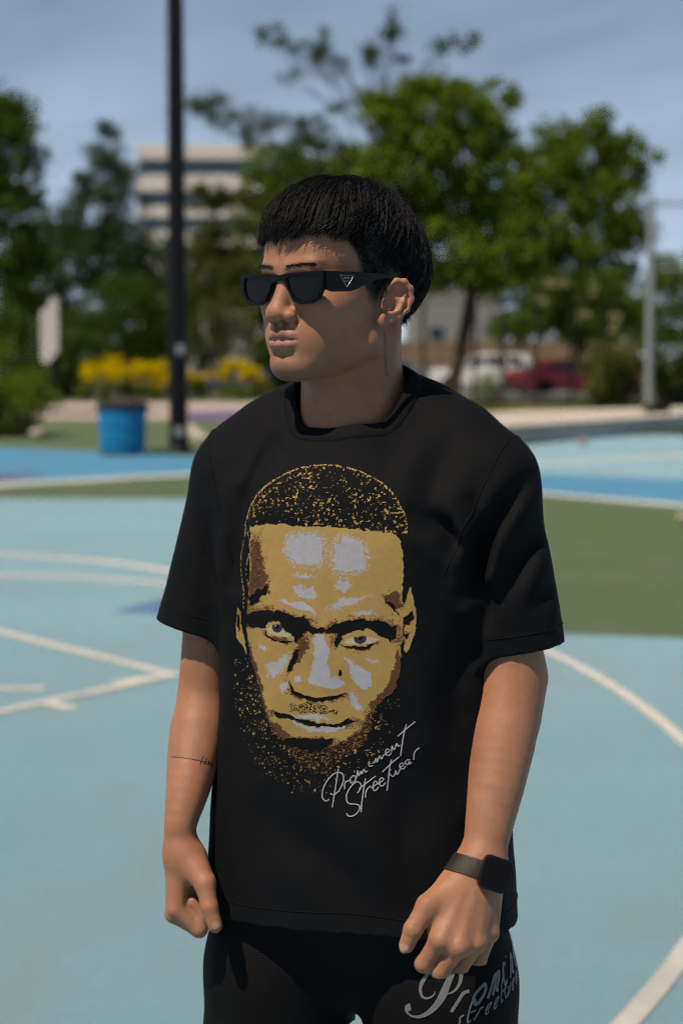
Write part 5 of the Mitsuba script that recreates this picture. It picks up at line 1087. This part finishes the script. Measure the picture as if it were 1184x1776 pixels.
temple_side = [(-.0820, .0153), (-.060, .0153), (-.030, .0150), (.004, .0142), (.020, .0135), (.034, .0060), (.044, -.012), (.047, -.021), (.043, -.022), (.036, -.010), (.026, .0040), (.016, .0088), (.004, .0095), (-.014, .0070), (-.030, .0015), (-.044, -.0050), (-.052, -.0068), (-.074, -.0075), (-.0820, -.0050)]
for s in (1, -1):
    v, f = extrude(Polygon(temple_side), 0, .0040, [(0, 1, 0), (0, 0, 1), (1, 0, 0)])
    t = trimesh.Trimesh(v, f, process=True).subdivide_to_size(.012); v, f = np.array(t.vertices), np.array(t.faces)
    xo = np.interp(v[:, 1], [-.085, -.066, -.03, .005, .05], [.0668, .0715, .0765, .0780, .0755]); v[:, 0] += xo
    # bevel the outer face towards its lower edge
    if s < 0: v[:, 0] *= -1; f = f[:, ::-1]
    tk = obj('temple_arm', (h2w(v), f), 'acetate', glasses, smooth=30)
    tri = np.array([(-.0655, .0112), (-.0465, .0106), (-.0560, -.0022)])
    def side(q): a = np.stack([np.interp(q[:, 0], [-.085, -.066, -.03], [.0668, .0715, .0765]) + .0043, q[:, 0], q[:, 1]], -1); a[:, 0] *= s; return a
    em = []
    for i in range(3):
        a, b = tri[i], tri[(i + 1) % 3]; em.append(tube(h2w(side(np.linspace(a, b, 6))), .00038, 6))
    ek = obj('emblem', cat(*em), 'silver', tk, smooth=True)
    let = []
    for txt, w, zz, hh in (('PRADA', .0088, .0070, .0019), ('MILANO', .0062, .0040, .0013)):
        m = meshkit.text_mesh(txt, hh, .0002); v = np.array(m.vertices); v[:, 0] -= (v[:, 0].min() + v[:, 0].max()) / 2
        wd = np.ptp(v[:, 0]); v[:, 0] *= w / wd
        q = np.stack([-.0562 + v[:, 0] * (1 if s > 0 else -1), zz + v[:, 1]], -1); let.append((h2w(side(q)), np.asarray(m.faces)))
    obj('lettering', cat(*let), 'silver', tk)

# ================================================================ WATCH
watch = thing('smart_watch', 'black square smart watch on a dark woven metal band, worn on his left wrist', 'watch')
A0, A1 = P(825, 1530, 1.922), P(844, 1465, 1.935); wax = (A1 - A0) / np.linalg.norm(A1 - A0)
WC = P(836, 1512, 1.927)
face_n = np.array([.16, -.97, .10]); face_n -= wax * (face_n @ wax); face_n /= np.linalg.norm(face_n); side_n = np.cross(wax, face_n)
# case: a rounded square, tilted with the forearm
rot = math.radians(-16)
def rsq(h, r): return Polygon([(-h + r, -h + r), (h - r, -h + r), (h - r, h - r), (-h + r, h - r)]).buffer(r, 8)
cx = np.cross(face_n, wax) * -1
if cx[0] < 0: cx = -cx
wx, wz = cx, wax
fo = np.array([P(848, 1511, 1.9)])[0]
def wrist_hit(dirs, c=WC, lift=.0):
    t = np.full(len(dirs), .0)
    for _ in range(80): t = np.minimum(t + np.clip(-left_arm(c + dirs * t[:, None]) * .6, -.003, .004), .06)
    return c + dirs * (t + lift)[:, None]
top_pt = wrist_hit(face_n[None])[0]
CO = top_pt + face_n * .0015 + cx * .004
def case_part(h, hx, r, d0, d1):
    pg = Polygon([(-hx + r, -h + r), (hx - r, -h + r), (hx - r, h - r), (-hx + r, h - r)]).buffer(r, 8); v, f = extrude(pg, d0, d1, [wx, wz, face_n]); return v + CO, f
cs = [case_part(.0190, .0172, .0070, .0005, .0075), case_part(.0183, .0165, .0068, .0075, .0092), case_part(.0183, .0165, .0068, -.001, .0005)]
scene['black_metal'] = {'type': 'twosided', 'bsdf': {'type': 'principled', 'base_color': {'type': 'rgb', 'value': [.007, .007, .008]}, 'roughness': .3, 'specular': .3}}
ck = obj('case', cat(*cs), 'black_metal', watch, smooth=30)
obj('screen', cat(case_part(.0172, .0154, .0062, .0092, .0101), case_part(.0166, .0148, .0060, .0101, .0106)), 'dark_lens', watch, smooth=30)
cr = tube(np.array([CO + wx * .0170 - wz * -.006 + face_n * .004, CO + wx * .0192 + wz * .006 + face_n * .004]), .0028, 14); obj('crown', cr, 'black_metal', ck, smooth=40)
an = np.linspace(0, 2 * math.pi, 73)[:-1]; D = np.cos(an)[:, None] * face_n + np.sin(an)[:, None] * wx
rows = []
for w, l in ((-.0105, .0004), (-.0105, .0022), (-.004, .0024), (.004, .0024), (.0105, .0022), (.0105, .0004)):
    rows.append(wrist_hit(D, WC + wax * w + cx * .002, l))
V = np.concatenate(rows); n, m = 72, len(rows); i, j = np.meshgrid(np.arange(m - 1), np.arange(n), indexing='ij')
q = np.stack([i * n + j, i * n + (j + 1) % n, (i + 1) * n + (j + 1) % n, (i + 1) * n + j], -1).reshape(-1, 4)
def band_bump(p, n, uv): return noise(p.x * 1400, p.y * 1400, p.z * 1400)
scene['woven_band'] = {'type': 'twosided', 'bsdf': {'type': 'bumpmap', 'arbitrary': proc(band_bump, 3e-4), 'scale': .0006, 'bsdf': {'type': 'principled', 'base_color': {'type': 'rgb', 'value': [.030, .024, .021]}, 'roughness': .45, 'metallic': .4, 'specular': .4}}}
obj('band', (V, np.vstack([q[:, [0, 1, 2]], q[:, [0, 2, 3]]])), 'woven_band', watch, smooth=40)
